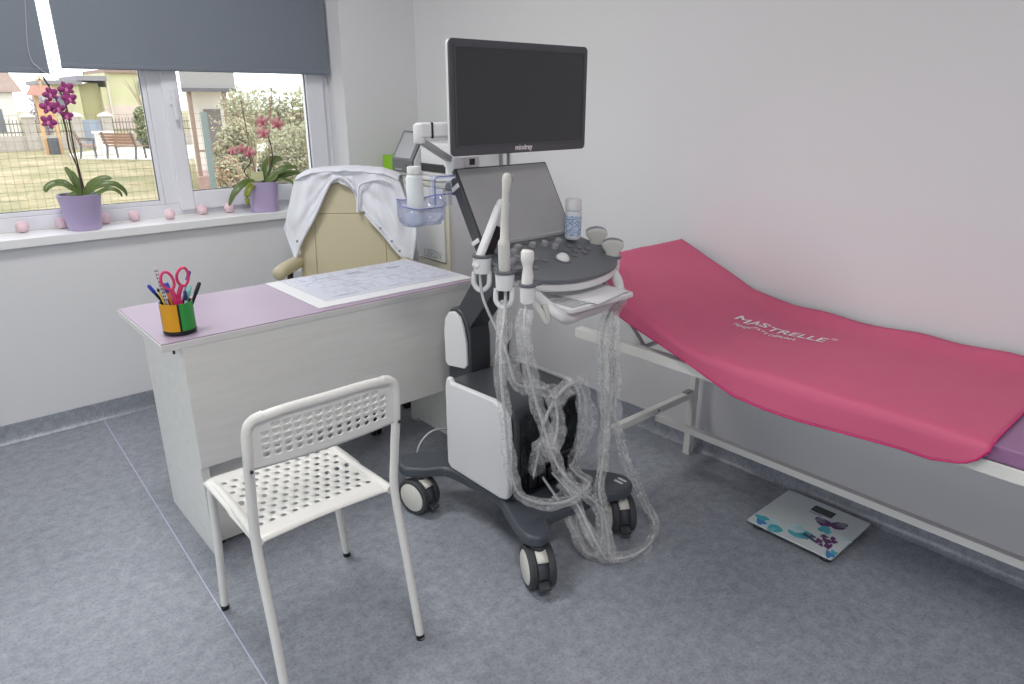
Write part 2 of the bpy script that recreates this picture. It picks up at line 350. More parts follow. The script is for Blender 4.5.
M_paper = mat('paper', (232, 232, 236), .7)
def printed_mat():
    m = bpy.data.materials.new('printed_form'); m.use_nodes = True; nt = m.node_tree; b = nt.nodes['Principled BSDF']
    tc = nt.nodes.new('ShaderNodeTexCoord'); sp = nt.nodes.new('ShaderNodeSeparateXYZ'); nt.links.new(tc.outputs['Object'], sp.inputs[0])
    def stripes(axis, freq, duty, off=0):
        a = nt.nodes.new('ShaderNodeMath'); a.operation = 'MULTIPLY_ADD'; a.inputs[1].default_value = freq; a.inputs[2].default_value = off; nt.links.new(sp.outputs[axis], a.inputs[0])
        f = nt.nodes.new('ShaderNodeMath'); f.operation = 'FRACT'; nt.links.new(a.outputs[0], f.inputs[0])
        l = nt.nodes.new('ShaderNodeMath'); l.operation = 'LESS_THAN'; l.inputs[1].default_value = duty; nt.links.new(f.outputs[0], l.inputs[0]); return l
    ln = stripes(1, 40, .26); v = nt.nodes.new('ShaderNodeTexNoise'); v.inputs['Scale'].default_value = 28
    mp = nt.nodes.new('ShaderNodeMapping'); mp.inputs['Scale'].default_value = (1, 3, 1); nt.links.new(tc.outputs['Object'], mp.inputs[0]); nt.links.new(mp.outputs[0], v.inputs[0])
    g = nt.nodes.new('ShaderNodeMath'); g.operation = 'GREATER_THAN'; g.inputs[1].default_value = .53; nt.links.new(v.outputs[0], g.inputs[0])
    mul = nt.nodes.new('ShaderNodeMath'); mul.operation = 'MULTIPLY'; nt.links.new(ln.outputs[0], mul.inputs[0]); nt.links.new(g.outputs[0], mul.inputs[1])
    c1 = stripes(0, 4.9, .012, .3); c2 = stripes(1, 7.6, .018, .1)
    mx = nt.nodes.new('ShaderNodeMath'); mx.operation = 'MAXIMUM'; nt.links.new(c1.outputs[0], mx.inputs[0]); nt.links.new(c2.outputs[0], mx.inputs[1])
    m2 = nt.nodes.new('ShaderNodeMath'); m2.operation = 'MAXIMUM'; nt.links.new(mul.outputs[0], m2.inputs[0]); nt.links.new(mx.outputs[0], m2.inputs[1])
    r = nt.nodes.new('ShaderNodeMixRGB'); r.inputs[1].default_value = rgb(228, 230, 238); r.inputs[2].default_value = rgb(136, 138, 156)
    nt.links.new(m2.outputs[0], r.inputs[0]); nt.links.new(r.outputs[0], b.inputs['Base Color']); b.inputs['Roughness'].default_value = .6
    return m
MB().hexa([(.992, 2.105, .7551), (1.644, 2.098, .7551), (1.63, 2.55, .7551), (.99, 2.55, .7551)],
          [(.992, 2.105, .7575), (1.644, 2.098, .7575), (1.63, 2.55, .7575), (.99, 2.55, .7575)]).build('desk_sheet', mat('sheet_white', (224, 225, 228), .6), org=(1.3, 2.3, .7551),
          label='large white sheet lying on the desk under the printed form', cat='paper')
pf = MB().hexa([(1.085, 2.20, .7576), (1.60, 2.20, .7576), (1.60, 2.535, .7576), (1.085, 2.535, .7576)],
          [(1.085, 2.20, .7582), (1.60, 2.20, .7582), (1.60, 2.535, .7582), (1.085, 2.535, .7582)]).build('printed_form', printed_mat(), org=(1.3, 2.35, .7576),
          label='printed table form lying under the clear desk pad', cat='paper')
M_print = mat('print_grey', (172, 172, 184), .6)
for (a, c, d, e) in ((1.30, 1.36, 2.46, 2.49), (1.47, 1.53, 2.44, 2.47), (1.16, 1.24, 2.47, 2.477), (1.2, 1.27, 2.3, 2.312)): MB().box(a, c, d, e, .7582, .7584).build('print_block', M_print, pf)
M_pad = clear_mat('clear_pad', (.955, .96, .985), body=.10, rough=.25, gloss=.05, fres=.12)
MB().hexa([(1.045, 2.163, .7586), (1.636, 2.155, .7586), (1.618, 2.545, .7586), (1.043, 2.545, .7586)],
          [(1.045, 2.163, .7616), (1.636, 2.155, .7616), (1.618, 2.545, .7616), (1.043, 2.545, .7616)]).build('desk_pad', M_pad, org=(1.3, 2.35, .7586), bevel=.001,
          label='clear plastic desk pad covering the printed form', cat='desk pad')

# pen cup and contents
CC = Vector((.562, 2.158, .755)); CR, CH = .046, .097
cup = thing('pen_cup', 'round pen cup with orange and green panels on a black base', 'pen cup', CC)
def arc_wall(a0, a1, r0, r1, z0, z1, n=14):
    b = MB(); vs = []; 
    for i in range(n + 1):
        a = R(a0 + (a1 - a0) * i / n)
        for r, z in ((r0, z0), (r1, z0), (r1, z1), (r0, z1)): vs.append((CC.x + r * math.cos(a), CC.y + r * math.sin(a), CC.z + z))
    fs = [(0, 1, 2, 3), (4 * n, 4 * n + 3, 4 * n + 2, 4 * n + 1)]
    for i in range(n):
        for k in range(4): fs.append((4 * i + k, 4 * i + (k + 1) % 4, 4 * i + 4 + (k + 1) % 4, 4 * i + 4 + k))
    return b.add(vs, fs)
MB().lathe([(CR - .006, 0), (CR - .002, .001), (CR + .001, .004), (CR + .001, .013), (CR - .001, .014)], CC, 40).build('base', M_black, cup, smooth=40)
arc_wall(0, 360, CR - .0035, CR - .002, .0135, CH - .001, 48).build('liner', M_black, cup, smooth=40)
M_or = mat('orange_panel', (225, 160, 20), .4); M_gr = mat('green_panel', (52, 160, 70), .4)
for a0, a1, m in ((178, 256, M_or), (264, 344, M_gr), (352, 430, mat('red_panel', (200, 50, 45), .4)), (78, 170, mat('blue_panel', (40, 90, 190), .4))):
    arc_wall(a0, a1, CR - .0018, CR + .0004, .014, CH).build('panel', m, cup, smooth=30)
def pen(a, bpt, r, body, capc, label, name='pen', cap_len=.03, tip_up=False):
    a = Vector(a); bp = Vector(bpt); t = thing(name, label, name, a)
    d = (bp - a).normalized(); e = bp - d * cap_len
    MB().tube([a, a + d * .012, e], [r * .35, r, r], 10).build('barrel', body, t, smooth=40)
    c = MB().tube([e, e + d * .003, bp - d * .004, bp], [r, r * 1.25, r * 1.15, r * .6], 10).build('cap', capc, t, smooth=40)
    MB().box(-.0015, .0015, -.0015, .0015, 0, 0).v
    s = d.orthogonal().normalized() * (r * 1.3)
    MB().beam(e + d * .002 + s, bp - d * .003 + s, .003, .002, up=s).build('clip', capc, c)
M_pb = mat('pen_blue', (38, 62, 170), .35); M_pk = mat('pen_black', (28, 28, 32), .35); M_clearpen = mat('pen_clear', (205, 215, 230), .2)
zb = .772
pen((.575, 2.165, zb), (.500, 2.178, .908), .0045, M_pk, M_pb, 'ballpoint pen with a blue cap leaning outward beside the orange panel')
pen((.56, 2.13, zb), (.545, 2.185, .905), .0045, mat('pen_amber', (200, 95, 30), .35), M_pb, 'amber-barrelled pen with a blue cap standing in the cup')
pen((.572, 2.14, zb), (.556, 2.195, .903), .004, M_clearpen, M_pb, 'slim clear pen with a blue end behind the scissors')
pen((.548, 2.165, zb), (.622, 2.182, .931), .0045, M_clearpen, M_pb, 'tall clear pen with a blue cap beside the scissors')
pen((.568, 2.142, zb), (.636, 2.148, .900), .005, M_pk, M_pk, 'all black pen leaning over the green panel', cap_len=.04)
pen((.555, 2.135, zb), (.608, 2.150, .893), .005, mat('pen_teal', (110, 185, 180), .35), mat('pen_teal_cap', (130, 200, 196), .35), 'pale teal highlighter standing before the black pen')
pen((.58, 2.128, zb), (.587, 2.137, .885), .0045, M_clearpen, mat('pen_navy', (35, 45, 95), .35), 'navy and white pen right behind the scissors blade')
pen((.55, 2.15, zb), (.517, 2.150, .900), .003, mat('pencil_yellow', (225, 195, 90), .45), mat('pencil_black', (30, 30, 30), .5), 'thin yellow pencil with a black end', name='pencil', cap_len=.01)
st = thing('patterned_stick', 'white stick with a dark dotted pattern in the pen cup', 'stick', (.55, 2.17, zb))
pa, pb2 = Vector((.55, 2.17, zb)), Vector((.527, 2.18, .957)); dd = (pb2 - pa)
MB().beam(pa, pb2, .010, .003, up=(0, -1, 0)).build('stick', M_paper, st)
for k in range(9):
    q = pa + dd * (.45 + k * .06)
    for sx in (-.0025, .0025): MB().beam(q + Vector((sx, -.0016, 0)), q + Vector((sx, -.0016, 0)) + dd * .02, .003, .001, up=(0, -1, 0)).build('dot', M_pk, st)
# pink scissors
sc = thing('scissors', 'pink handled scissors standing handles up in the pen cup', 'scissors', (.567, 2.152, zb))
M_pink = mat('scissor_pink', (228, 62, 118), .4)
def loop(cx, cz, rx, rz, tilt, y):
    out = []
    for k in range(25):
        a = 2 * math.pi * k / 24; x = rx * math.cos(a); z = rz * math.sin(a) * (1 + .12 * math.cos(a)); t = R(tilt)
        out.append((cx + x * math.cos(t) - z * math.sin(t), y, cz + x * math.sin(t) + z * math.cos(t)))
    return out
for cx, cz, tl, y, bx in ((.547, .918, 14, 2.150, .561), (.592, .922, -8, 2.156, .571)):
    hd = MB(); hd.tube(loop(cx, cz, .0165, .0275, tl, y), .0042, 8, cap=False)
    s = -1 if cx < .565 else 1
    hd.tube(smooth_path([(cx + s * -.006, y, cz - .024), (bx + s * .002, y, .868), (bx, y, .845)], 5), [.007] * 11, 8)
    h = hd.build('handle', M_pink, sc, smooth=50)
    MB().hexa([(bx - .006, y - .001, .85), (bx + .006, y - .001, .85), (bx + .006, y + .001, .85), (bx - .006, y + .001, .85)],
              [(.566 - .001, y - .001, .776), (.566 + .001, y - .001, .776), (.566 + .001, y + .001, .776), (.566 - .001, y + .001, .776)]).build('blade', M_chrome, h)
MB().prism(rrect(.557, .577, .838, .858, .004, 3), 2.142, 2.148, 'y').build('rivet_cover', mat('pink2', (238, 50, 130), .4), sc)

# ------------------------------------------------------------------ perforated steel chair (faces the desk)
CH_ = thing('side_chair', 'white metal chair with perforated seat and back before the desk', 'chair', (.64, 1.58, 0))
def perforated(cols, rows, pu, pv, hr, margin_u, margin_v, stag, skip, fn, name, parent, thick):
    """sheet with real octagonal holes; fn maps sheet (u, v) in metres to a point"""
    b = MB(); nseg = 8; W_ = cols * pu; H_ = rows * pv; key = {}
    def vid(u, v):
        k = (round(u, 5), round(v, 5))
        if k not in key: key[k] = len(b.v); b.v.append(Vector(fn(u, v)))
        return key[k]
    for r in range(rows):
        off = (pu / 2 if (stag and r % 2) else 0)
        for c in range(cols - (1 if off else 0)):
            cu = (c + .5) * pu + off; cv = (r + .5) * pv
            sq = [(cu - pu / 2, cv - pv / 2), (cu, cv - pv / 2), (cu + pu / 2, cv - pv / 2), (cu + pu / 2, cv), (cu + pu / 2, cv + pv / 2), (cu, cv + pv / 2), (cu - pu / 2, cv + pv / 2), (cu - pu / 2, cv)]
            o = [vid(*p) for p in sq]
            if skip(c, r): b.f.append(tuple(o)); continue
            h = [vid(cu + hr * math.cos(a), cv + hr * math.sin(a)) for a in [R(-135 + 45 * k) for k in range(8)]]
            for k in range(8): b.f.append((o[k], o[(k + 1) % 8], h[(k + 1) % 8], h[k]))
        if off:
            for u0 in (0, W_ - pu / 2):
                cv = (r + .5) * pv
                b.f.append(tuple(vid(*p) for p in ((u0, cv - pv / 2), (u0 + pu / 2, cv - pv / 2), (u0 + pu / 2, cv), (u0 + pu / 2, cv + pv / 2), (u0, cv + pv / 2), (u0, cv))))
    # margins as strips
    us = [i * pu / 2 for i in range(cols * 2 + 1)]; vs_ = [j * pv / 2 for j in range(rows * 2 + 1)]
    mu = [margin_u * k / 3 for k in range(4)]; mv = [margin_v * k / 3 for k in range(4)]
    def strip(ul, vl):
        for i in range(len(ul) - 1):
            for j in range(len(vl) - 1): b.f.append(tuple(vid(*p) for p in ((ul[i], vl[j]), (ul[i + 1], vl[j]), (ul[i + 1], vl[j + 1]), (ul[i], vl[j + 1]))))
    le = [-m for m in mu[::-1]]; ri = [W_ + m for m in mu]; bo = [-m for m in mv[::-1]]; tp = [H_ + m for m in mv]
    strip(le, vs_); strip(ri, vs_); strip(us, bo); strip(us, tp)
    for ul in (le, ri):
        for vl in (bo, tp): strip(ul, vl)
    return b.build(name, M_wmetal, parent, smooth=40, solid=thick)
# seat: u along x, v along y; edges rolled down
SX, SY = .648, 1.617
def seat_fn(u, v):
    W_, H_ = .33, .27; x = u - W_ / 2; y = v - H_ / 2
    ex = max(0, abs(x) - .155); ey = max(0, abs(y) - .150)
    z = .445 - .010 * (1 - (x / .19) ** 2) * (1 - (y / .21) ** 2) - 9 * ex * ex - 6 * ey * ey
    if y < 0: z += -.004 * (1 - math.cos(x * 14))
    return (SX + x, SY + y, z)
seat = perforated(11, 9, .030, .030, .0074, .024, .050, True, lambda c, r: False, seat_fn, 'seat', CH_, .003)
# backrest: u along x, v up; curved back in plan, top rolled to the rear
def back_fn(u, v):
    W_, H_ = .3185, .0975; x = u - W_ / 2; t = v / H_
    z = .678 + v * .88; y = 1.372 - .05 * v - .016 * (1 - (x / .19) ** 2)
    if t > .6:
        k = max(0, abs(x) - .150); z -= 8 * k * k * min(1, (t - .6) * 2)
    return (.636 + x, y, z)
backrest = perforated(13, 5, .0245, .0195, .0068, .031, .024, False, lambda c, r: r == 4 and c in (0, 12), back_fn, 'backrest', CH_, .003)
def leg(pts, r=.0115):
    o = MB().tube(smooth_path(pts, 6), r, 12).build('leg', M_wmetal, CH_, smooth=50)
    p = Vector(pts[0]); q = Vector(pts[1]); d = (q - p).normalized()
    MB().tube([p - Vector((0, 0, p.z - .0005)), p + d * .012], [.0118, .0122], 12).build('foot_cap', M_black, o, smooth=50)
leg([(.468, 1.812, .004), (.472, 1.797, .20), (.474, 1.782, .40), (.478, 1.768, .428), (.480, 1.745, .436), (.478, 1.62, .436), (.472, 1.50, .434), (.466, 1.43, .432)])
leg([(.862, 1.800, .004), (.842, 1.790, .20), (.823, 1.782, .40), (.818, 1.768, .428), (.815, 1.745, .436), (.817, 1.62, .436), (.824, 1.50, .434), (.828, 1.43, .432)])
leg([(.448, 1.325, .004), (.451, 1.366, .22), (.453, 1.408, .43), (.452, 1.398, .55), (.449, 1.372, .68), (.452, 1.366, .752), (.466, 1.364, .775), (.49, 1.361, .783)])
leg([(.832, 1.328, .004), (.831, 1.370, .22), (.828, 1.410, .43), (.827, 1.398, .55), (.823, 1.372, .68), (.820, 1.366, .752), (.806, 1.364, .775), (.782, 1.361, .783)])
MB().tube(smooth_path([(.466, 1.364, .776), (.53, 1.356, .785), (.636, 1.351, .787), (.742, 1.356, .785), (.806, 1.364, .776)], 8), .0115, 12).build('top_rail', M_wmetal, CH_, smooth=50)
for x, y in ((.449, 1.359), (.824, 1.359)): MB().ball((x, y, .66), .0042, 8, 6).build('screw', M_black, CH_)

# ------------------------------------------------------------------ examination couch
BD = thing('examination_couch', 'white steel examination couch with purple padding against the wall', 'couch', (2.03, .65, 0))
M_pad_p = mat('purple_vinyl', (152, 110, 150), .42, bump=.1, bscale=200)
MB().box(1.735, 1.770, -.31, 1.622, .610, .646).build('rail', M_wmetal, BD, bevel=.003)
MB().box(2.295, 2.330, -.31, 1.622, .610, .646).build('rail', M_wmetal, BD, bevel=.003)
for y in (-.31, 1.08): MB().box(1.7701, 2.2949, y, y + .03, .612, .644).build('cross_rail', M_wmetal, BD)
for x in (1.737, 2.285):
    for y in (1.458, -.20): 
        l = MB().box(x, x + .031, y, y + .031, .006, .610).build('leg', M_wmetal, BD, bevel=.003)
        MB().box(x - .001, x + .032, y - .001, y + .032, 0, .008).build('foot_cap', M_white, l)
for y in (1.458, -.20):
    cb = MB().box(1.768, 2.285, y + .003, y + .028, .262, .290).build('stretcher', M_wmetal, BD, bevel=.002)
    MB().box(2.24, 2.284, y + .004, y + .027, .2905, .296).build('bracket', mat('bare_steel', (150, 150, 150), .4, metal=.6), cb)
    MB().lathe([(.005, 0), (.005, .004)], (2.052, y + .003, .277), 8, axis=(0, -1, 0)).build('bolt', MATS['bare_steel'], cb)
MB().box(2.026, 2.052, -.171, 1.458, .243, .268).build('long_stretcher', M_wmetal, BD, bevel=.002)
# padding: flat part and raised head part
HY = 1.13; HS = .42
MB().box(1.733, 2.333, -.31, HY - .005, .6465, .690).build('mattress', M_pad_p, BD, bevel=.008)
hl = 1.60
MB().hexa([(1.733, HY + .004, .648), (2.333, HY + .004, .648), (2.333, hl + .018, .648 + HS * (hl - HY)), (1.733, hl + .018, .648 + HS * (hl - HY))],
          [(1.733, HY, .690), (2.333, HY, .690), (2.333, hl, .692 + HS * (hl - HY)), (1.733, hl, .692 + HS * (hl - HY))]).build('head_mattress', M_pad_p, BD, bevel=.008)
for x in (1.80, 2.25):
    MB().beam((x, 1.17, .640), (x, 1.55, .640 + HS * .40), .02, .022).build('head_frame', M_wmetal, BD)
    MB().beam((x, 1.36, .625), (x, 1.50, .765), .02, .012).build('head_prop', M_wmetal, BD)
MB().beam((1.80, 1.50, .772), (2.25, 1.50, .772), .02, .02).build('head_frame', M_wmetal, BD)
MB().tube([(1.74, 1.36, .628), (2.30, 1.36, .628)], .008, 8).build('ratchet_bar', M_wmetal, BD, smooth=40)
MB().add([(1.752, 1.35, .609), (1.752, 1.24, .609), (1.752, 1.30, .585), (1.758, 1.35, .609), (1.758, 1.24, .609), (1.758, 1.30, .585)], [(0, 1, 2), (3, 5, 4), (0, 3, 4, 1), (1, 4, 5, 2), (2, 5, 3, 0)]).build('gusset', M_wmetal, BD)

# pink mat
M_mat = mat('pink_mat', (205, 91, 127), .55, bump=.12, bscale=500, var=.02, vscale=6)
M_hem = mat('pink_hem', (205, 45, 115), .5)
def bedz(y):
    w_ = .03; k = y - HY; return .6955 + HS * w_ * math.log(1 + math.exp(max(-30, min(30, k / w_))))
HEM = [(1.62, .830), (1.52, .790), (1.42, .752), (1.32, .716), (1.12, .655), (.96, .606), (.86, .598), (.76, .597), (.60, .606), (.50, .612), (.438, .612), (.368, .63), (.333, .66), (.32, .69)]
def hem(y):
    for (a, za), (c, zc) in zip(HEM, HEM[1:]):
        if c <= y <= a: return za + (zc - za) * (a - y) / (a - c)
    return HEM[0][1] if y > HEM[0][0] else HEM[-1][1]
XF, XB = 1.7265, 2.322
def mat_pt(u, v):
    """u along the couch (0 at the foot end, 1 at head), v from wall (0) to the hanging hem (1)"""
    y1 = 1.605; xw = XB - (XB - XF) * min(1, v / .82)
    y0 = .325
    y = y0 + (y1 - y0) * u
    n = noise.noise(Vector((xw * 3.2, y * 4.5, 2.3)))
    lump = .006 * max(0, n) + .003 * max(0, noise.noise(Vector((xw * 9, y * 8, 7))))
    cr = .012 * math.exp(-((y - (1.02 - (xw - 1.73) * -.22)) / .028) ** 2) * math.exp(-((xw - 2.0) / .25) ** 2)
    zt = bedz(y) + lump
    wallc = max(0, 1 - v / .14); zt += .028 * wallc ** 1.6 * (1 - min(1, max(0, (y - 1.15) / .12))) * (1 + .22 * math.sin(y * 17) * math.sin(y * 5)) + cr * (1 - wallc)
    if v <= .82: 
        e = max(0, (v - .74) / .08); zt -= .004 * e * e
        return Vector((xw, y, zt))
    t = (v - .82) / .18; h = hem(y); z = (zt - .004) + (h - zt + .004) * t
    x = XF - .010 * math.sin(min(1, t * 3) * math.pi / 2) - .006 * t * (1 + math.sin(y * 9)) 
    if z < .646: x = min(x, 1.728)
    return Vector((x, y, z))
NU, NV = 110, 60
pmat = MB().grid(mat_pt, NU, NV).build('exam_mat', M_mat, org=(2.03, .95, .70), smooth=60, solid=.003, label='pink exam mat spread over the couch padding', cat='mat')
hp = [mat_pt(k / 70, 1) for k in range(71)]
MB().tube(hp, .003, 6).build('hem', M_hem, pmat, smooth=60)
hp = [mat_pt(0, k / 60) for k in range(61)]
MB().tube(hp, .003, 6).build('hem', M_hem, pmat, smooth=60)
M_ink = mat('white_print', (240, 232, 236), .5)
def print_on_mat(txt, size, xb, ys, length, name, capscale, bold, lean=0):
    b = text_mesh(txt, size); w = max(v.x for v in b.v)
    def f(p):
        y = ys - p.x / w * length; x = xb - lean * (1 - p.x / w) + p.y * capscale
        return Vector((x, y, 0))
    bm = bmesh.new(); vv = [bm.verts.new(f(p)) for p in b.v]
    for q in b.f:
        try: bm.faces.new([vv[i] for i in q])
        except ValueError: pass
    bmesh.ops.triangulate(bm, faces=bm.faces); bmesh.ops.subdivide_edges(bm, edges=[e for e in bm.edges if e.calc_length() > .012], cuts=2, use_grid_fill=True); bmesh.ops.triangulate(bm, faces=bm.faces)
    bm.verts.index_update(); b = MB(); b.v = [p.co.copy() for p in bm.verts]; b.f = [tuple(q.index for q in fa.verts) for fa in bm.faces]; bm.free()
    for p in b.v:
        v = (XB - p.x) / (XB - XF) * .82; u = (p.y - .325) / (1.605 - .325); p.z = mat_pt(u, v).z + .0035
    if bold:
        n0 = len(b.v); b.f += [tuple(i + n0 for i in q) for q in b.f]; b.v += [Vector((p.x + bold * .5, p.y - bold, p.z + .0005)) for p in b.v[:n0]]
    return b.build(name, M_ink, pmat)
print_on_mat('MASTRELLE', .075, 2.088, 1.182, .290, 'lettering', .92, .003, .046)
print_on_mat('\u00ae', .03, 2.132, .886, .020, 'registered_mark', .95, 0)
print_on_mat('FEMINITATE DEPLIN\u0102', .03, 2.034, 1.158, .200, 'lettering', .95, .0012, .032)

# ------------------------------------------------------------------ bathroom scale
SL = thing('bathroom_scale', 'glass bathroom scale with butterfly print under the couch', 'scale', (2.15, .866, 0))
M_sg = mat('scale_glass', (205, 214, 214), .12, spec=.6)
MB().prism(rrect(2.000, 2.300, .716, 1.017, .006, 3), .022, .028).build('glass_plate', M_sg, SL, bevel=.001)
for x in (2.03, 2.27):
    for y in (.745, .985): MB().lathe([(.018, 0), (.02, .003), (.02, .018), (.014, .022)], (x, y, 0), 14).build('foot', M_rubber, SL, smooth=40)
MB().box(2.08, 2.22, .80, .93, .010, .0218).build('sensor_box', M_rubber, SL)
ZS = .0282
MB().box(2.225, 2.268, .823, .898, ZS - .0004, ZS + .0006).build('display', mat('lcd', (48, 58, 54), .2), SL)
MB().box(2.213, 2.217, .85, .895, ZS - .0004, ZS + .0003).build('brand_print', mat('print_violet', (88, 80, 160), .5), SL)
C_teal = mat('print_teal', (70, 170, 185), .3); C_dk = mat('print_dark', (40, 60, 80), .3); C_pur = mat('print_purple', (88, 40, 98), .3); C_blue = mat('print_blue', (62, 130, 190), .3)
PK = [0]
def flat(poly, m, name='print_patch', dz=0):
    PK[0] += 1
    return MB().prism(poly, ZS - .0004, ZS + .0001 + PK[0] * .000025).build(name, m, SL)
def blob(cx, cy, rx, ry, rot, n=18, wob=.15, seed=0):
    rnd = random.Random(seed); ph = rnd.random() * 6; out = []
    for k in range(n):
        a = 2 * math.pi * k / n; r = 1 + wob * math.sin(3 * a + ph) + wob * .6 * math.sin(5 * a + ph * 2)
        x = rx * r * math.cos(a); y = ry * r * math.sin(a); out.append((cx + x * math.cos(rot) - y * math.sin(rot), cy + x * math.sin(rot) + y * math.cos(rot)))
    return out
def wing(cx, cy, L, w, rot, m, seed, veins, vm):
    flat(blob(cx + L / 2 * math.cos(rot), cy + L / 2 * math.sin(rot), L / 2, w, rot, 18, .08, seed), m)
    for k in range(veins):
        a = rot + (k - (veins - 1) / 2) * .17
        p = [(cx + L * .35 * math.cos(a), cy + L * .35 * math.sin(a)), (cx + L * .92 * math.cos(a - .028), cy + L * .92 * math.sin(a - .028)), (cx + L * .92 * math.cos(a + .028), cy + L * .92 * math.sin(a + .028))]
        flat(p, vm, dz=.0002)
M_pale = mat('print_pale', (190, 215, 218), .3)
# big teal butterfly on the near-left half
wing(2.055, .895, .085, .030, R(-82), C_teal, 1, 4, C_dk); wing(2.055, .895, .06, .026, R(-40), M_pale, 2, 4, C_teal)
wing(2.05, .915, .085, .034, R(105), M_pale, 3, 5, C_teal); wing(2.045, .915, .05, .024, R(160), C_teal, 4, 3, M_pale)
flat(blob(2.045, .985, .020, .022, 0, 16, .25, 5), C_teal); flat(blob(2.02, .975, .014, .018, 0, 14, .25, 6), C_blue)
flat([(2.075, .84), (2.060, .80), (2.045, .785), (2.052, .81), (2.06, .845)], C_dk, dz=.0002)
# purple butterfly
wing(2.175, .800, .062, .022, R(75), C_pur, 7, 4, M_pale); wing(2.175, .800, .062, .022, R(-30), C_pur, 8, 4, M_pale)
wing(2.165, .80, .045, .018, R(160), C_teal, 9, 2, C_dk)
flat(blob(2.135, .795, .012, .014, 0, 12, .3, 10), C_teal)
for k, (x, y, r) in enumerate(((2.065, .79, .015), (2.085, .772, .018), (2.105, .79, .012), (2.06, .755, .016), (2.10, .755, .013), (2.075, .815, .010), (2.115, .765, .010), (2.05, .775, .009))):
    flat(blob(x, y, r, r * .7, k, 14, .25, 20 + k), C_pur)
flat(blob(2.02, .732, .018, .014, .5, 14, .3, 31), C_blue); flat(blob(2.04, .728, .012, .010, .5, 14, .3, 32), C_teal); flat(blob(2.14, .732, .018, .010, 1.2, 14, .3, 33), M_pale)

# ------------------------------------------------------------------ ultrasound machine
US = thing('ultrasound_machine', 'mobile ultrasound machine with flat monitor on a dark wheeled base', 'ultrasound machine', (1.44, 1.57, 0))
# base plate with four arms
base_out = smooth_path([(x, y, 0) for x, y in ((1.27, 1.70), (1.278, 1.53), (1.245, 1.44), (1.205, 1.335), (1.203, 1.285), (1.228, 1.258), (1.265, 1.262), (1.292, 1.292), (1.325, 1.322), (1.40, 1.314), (1.47, 1.303), (1.54, 1.300),
            (1.59, 1.275), (1.64, 1.262), (1.685, 1.285), (1.700, 1.33), (1.67, 1.40), (1.625, 1.46), (1.605, 1.53), (1.605, 1.70), (1.625, 1.775), (1.69, 1.85), (1.705, 1.89), (1.685, 1.925), (1.64, 1.935), (1.55, 1.895), (1.49, 1.88),
            (1.38, 1.88), (1.33, 1.905), (1.24, 1.955), (1.19, 1.958), (1.152, 1.925), (1.150, 1.88), (1.185, 1.835), (1.255, 1.785), (1.27, 1.70))], 4)[:-1]
base_out = [(p.x, p.y) for p in base_out]
MB().prism(base_out, .146, .186).build('base', M_slate, US, bevel=.012, bseg=4)
# stripes on the right arm
for k in range(2): MB().box(1.640 + k * .02, 1.650 + k * .02, 1.295, 1.33, .1855, .1868).build('arm_mark', M_white, US)
# casters
M_disc = mat('caster_disc', (222, 220, 212), .4)
def caster(x, y, nx, ny):
    a = math.atan2(ny, nx); r = .068
    hub = MB().lathe([(.020, .10), (.024, .105), (.026, .1465)], (0, 0, 0), 14).build('caster', M_rubber, US, local=True, smooth=40)
    hub.location = Vector((x, y, 0)) - ORG[US]; hub.rotation_euler = (0, 0, a)
    for s in (1, -1):
        MB().lathe([(.050, .018), (r - .003, .018), (r, .022), (r, .036), (r - .004, .041), (.055, .042), (.054, .038), (.038, .038)], (0, 0, r + .0005), 32, axis=(s, 0, 0)).build('wheel', M_rubber, hub, local=True, smooth=35)
        MB().lathe([(.0, .0375), (.0535, .0375), (.0535, .041), (.049, .044), (.0, .0445)], (0, 0, r + .0005), 32, axis=(s, 0, 0)).build('wheel_disc', M_disc, hub, local=True, smooth=35)
    MB().lathe([(.014, -.037), (.014, .037)], (0, 0, r + .0005), 10, axis=(1, 0, 0)).build('axle', M_rubber, hub, local=True)
    def arc(a0, a1, rr, hw, name, m, th):
        b = MB(); n = 8
        for k in range(n + 1):
            t = R(a0 + (a1 - a0) * k / n); b.v += [Vector((sx, rr * math.cos(t), r + rr * math.sin(t))) for sx in (-hw, hw)]
        for k in range(n): b.f.append((2 * k, 2 * k + 1, 2 * k + 3, 2 * k + 2))
        return b.build(name, m, hub, local=True, solid=th, smooth=50)
    arc(40, 128, .0675, .0172, 'fork_cover', M_disc, .006); arc(-8, 39, .062, .0165, 'fork_block', M_slate2, .008)
    MB().hexa([(-.0175, .050, .040), (.0175, .050, .040), (.0175, .082, .030), (-.0175, .082, .030)], [(-.0175, .050, .056), (.0175, .050, .056), (.0175, .084, .042), (-.0175, .084, .042)]).build('brake_pedal', M_rubber, hub, local=True, bevel=.003)
caster(1.198, 1.868, -.97, -.22); caster(1.238, 1.282, -.90, .44); caster(1.648, 1.305, -.86, .50); caster(1.655, 1.88, -.9, .2)
# body
body_prof = [(1.45, .187), (1.795, .187), (1.80, .50), (1.785, .517), (1.50, .522), (1.46, .505), (1.445, .46)]
MB().prism(body_prof, 1.291, 1.582, 'x').build('body', M_slate2, US, bevel=.01, bseg=3)
def side_panel(x0, x1):
    pts = [(1.50, .1875), (1.765, .1875), (1.785, .205), (1.785, .50), (1.776, .533), (1.758, .536), (1.748, .520), (1.53, .530), (1.487, .518), (1.461, .485), (1.453, .43), (1.455, .215), (1.468, .195)]
    MB().prism(pts, x0, x1, 'x').build('side_panel', M_white, US, bevel=.009, bseg=3)
side_panel(1.268, 1.290); side_panel(1.583, 1.603)
MB().prism(rrect(1.31, 1.565, .205, .485, .03, 5), 1.438, 1.4445, 'y').build('front_door', M_blackgloss, US, bevel=.002)
MB().box(1.33, 1.545, 1.434, 1.4379, .30, .306).build('door_groove', M_slate2, US)
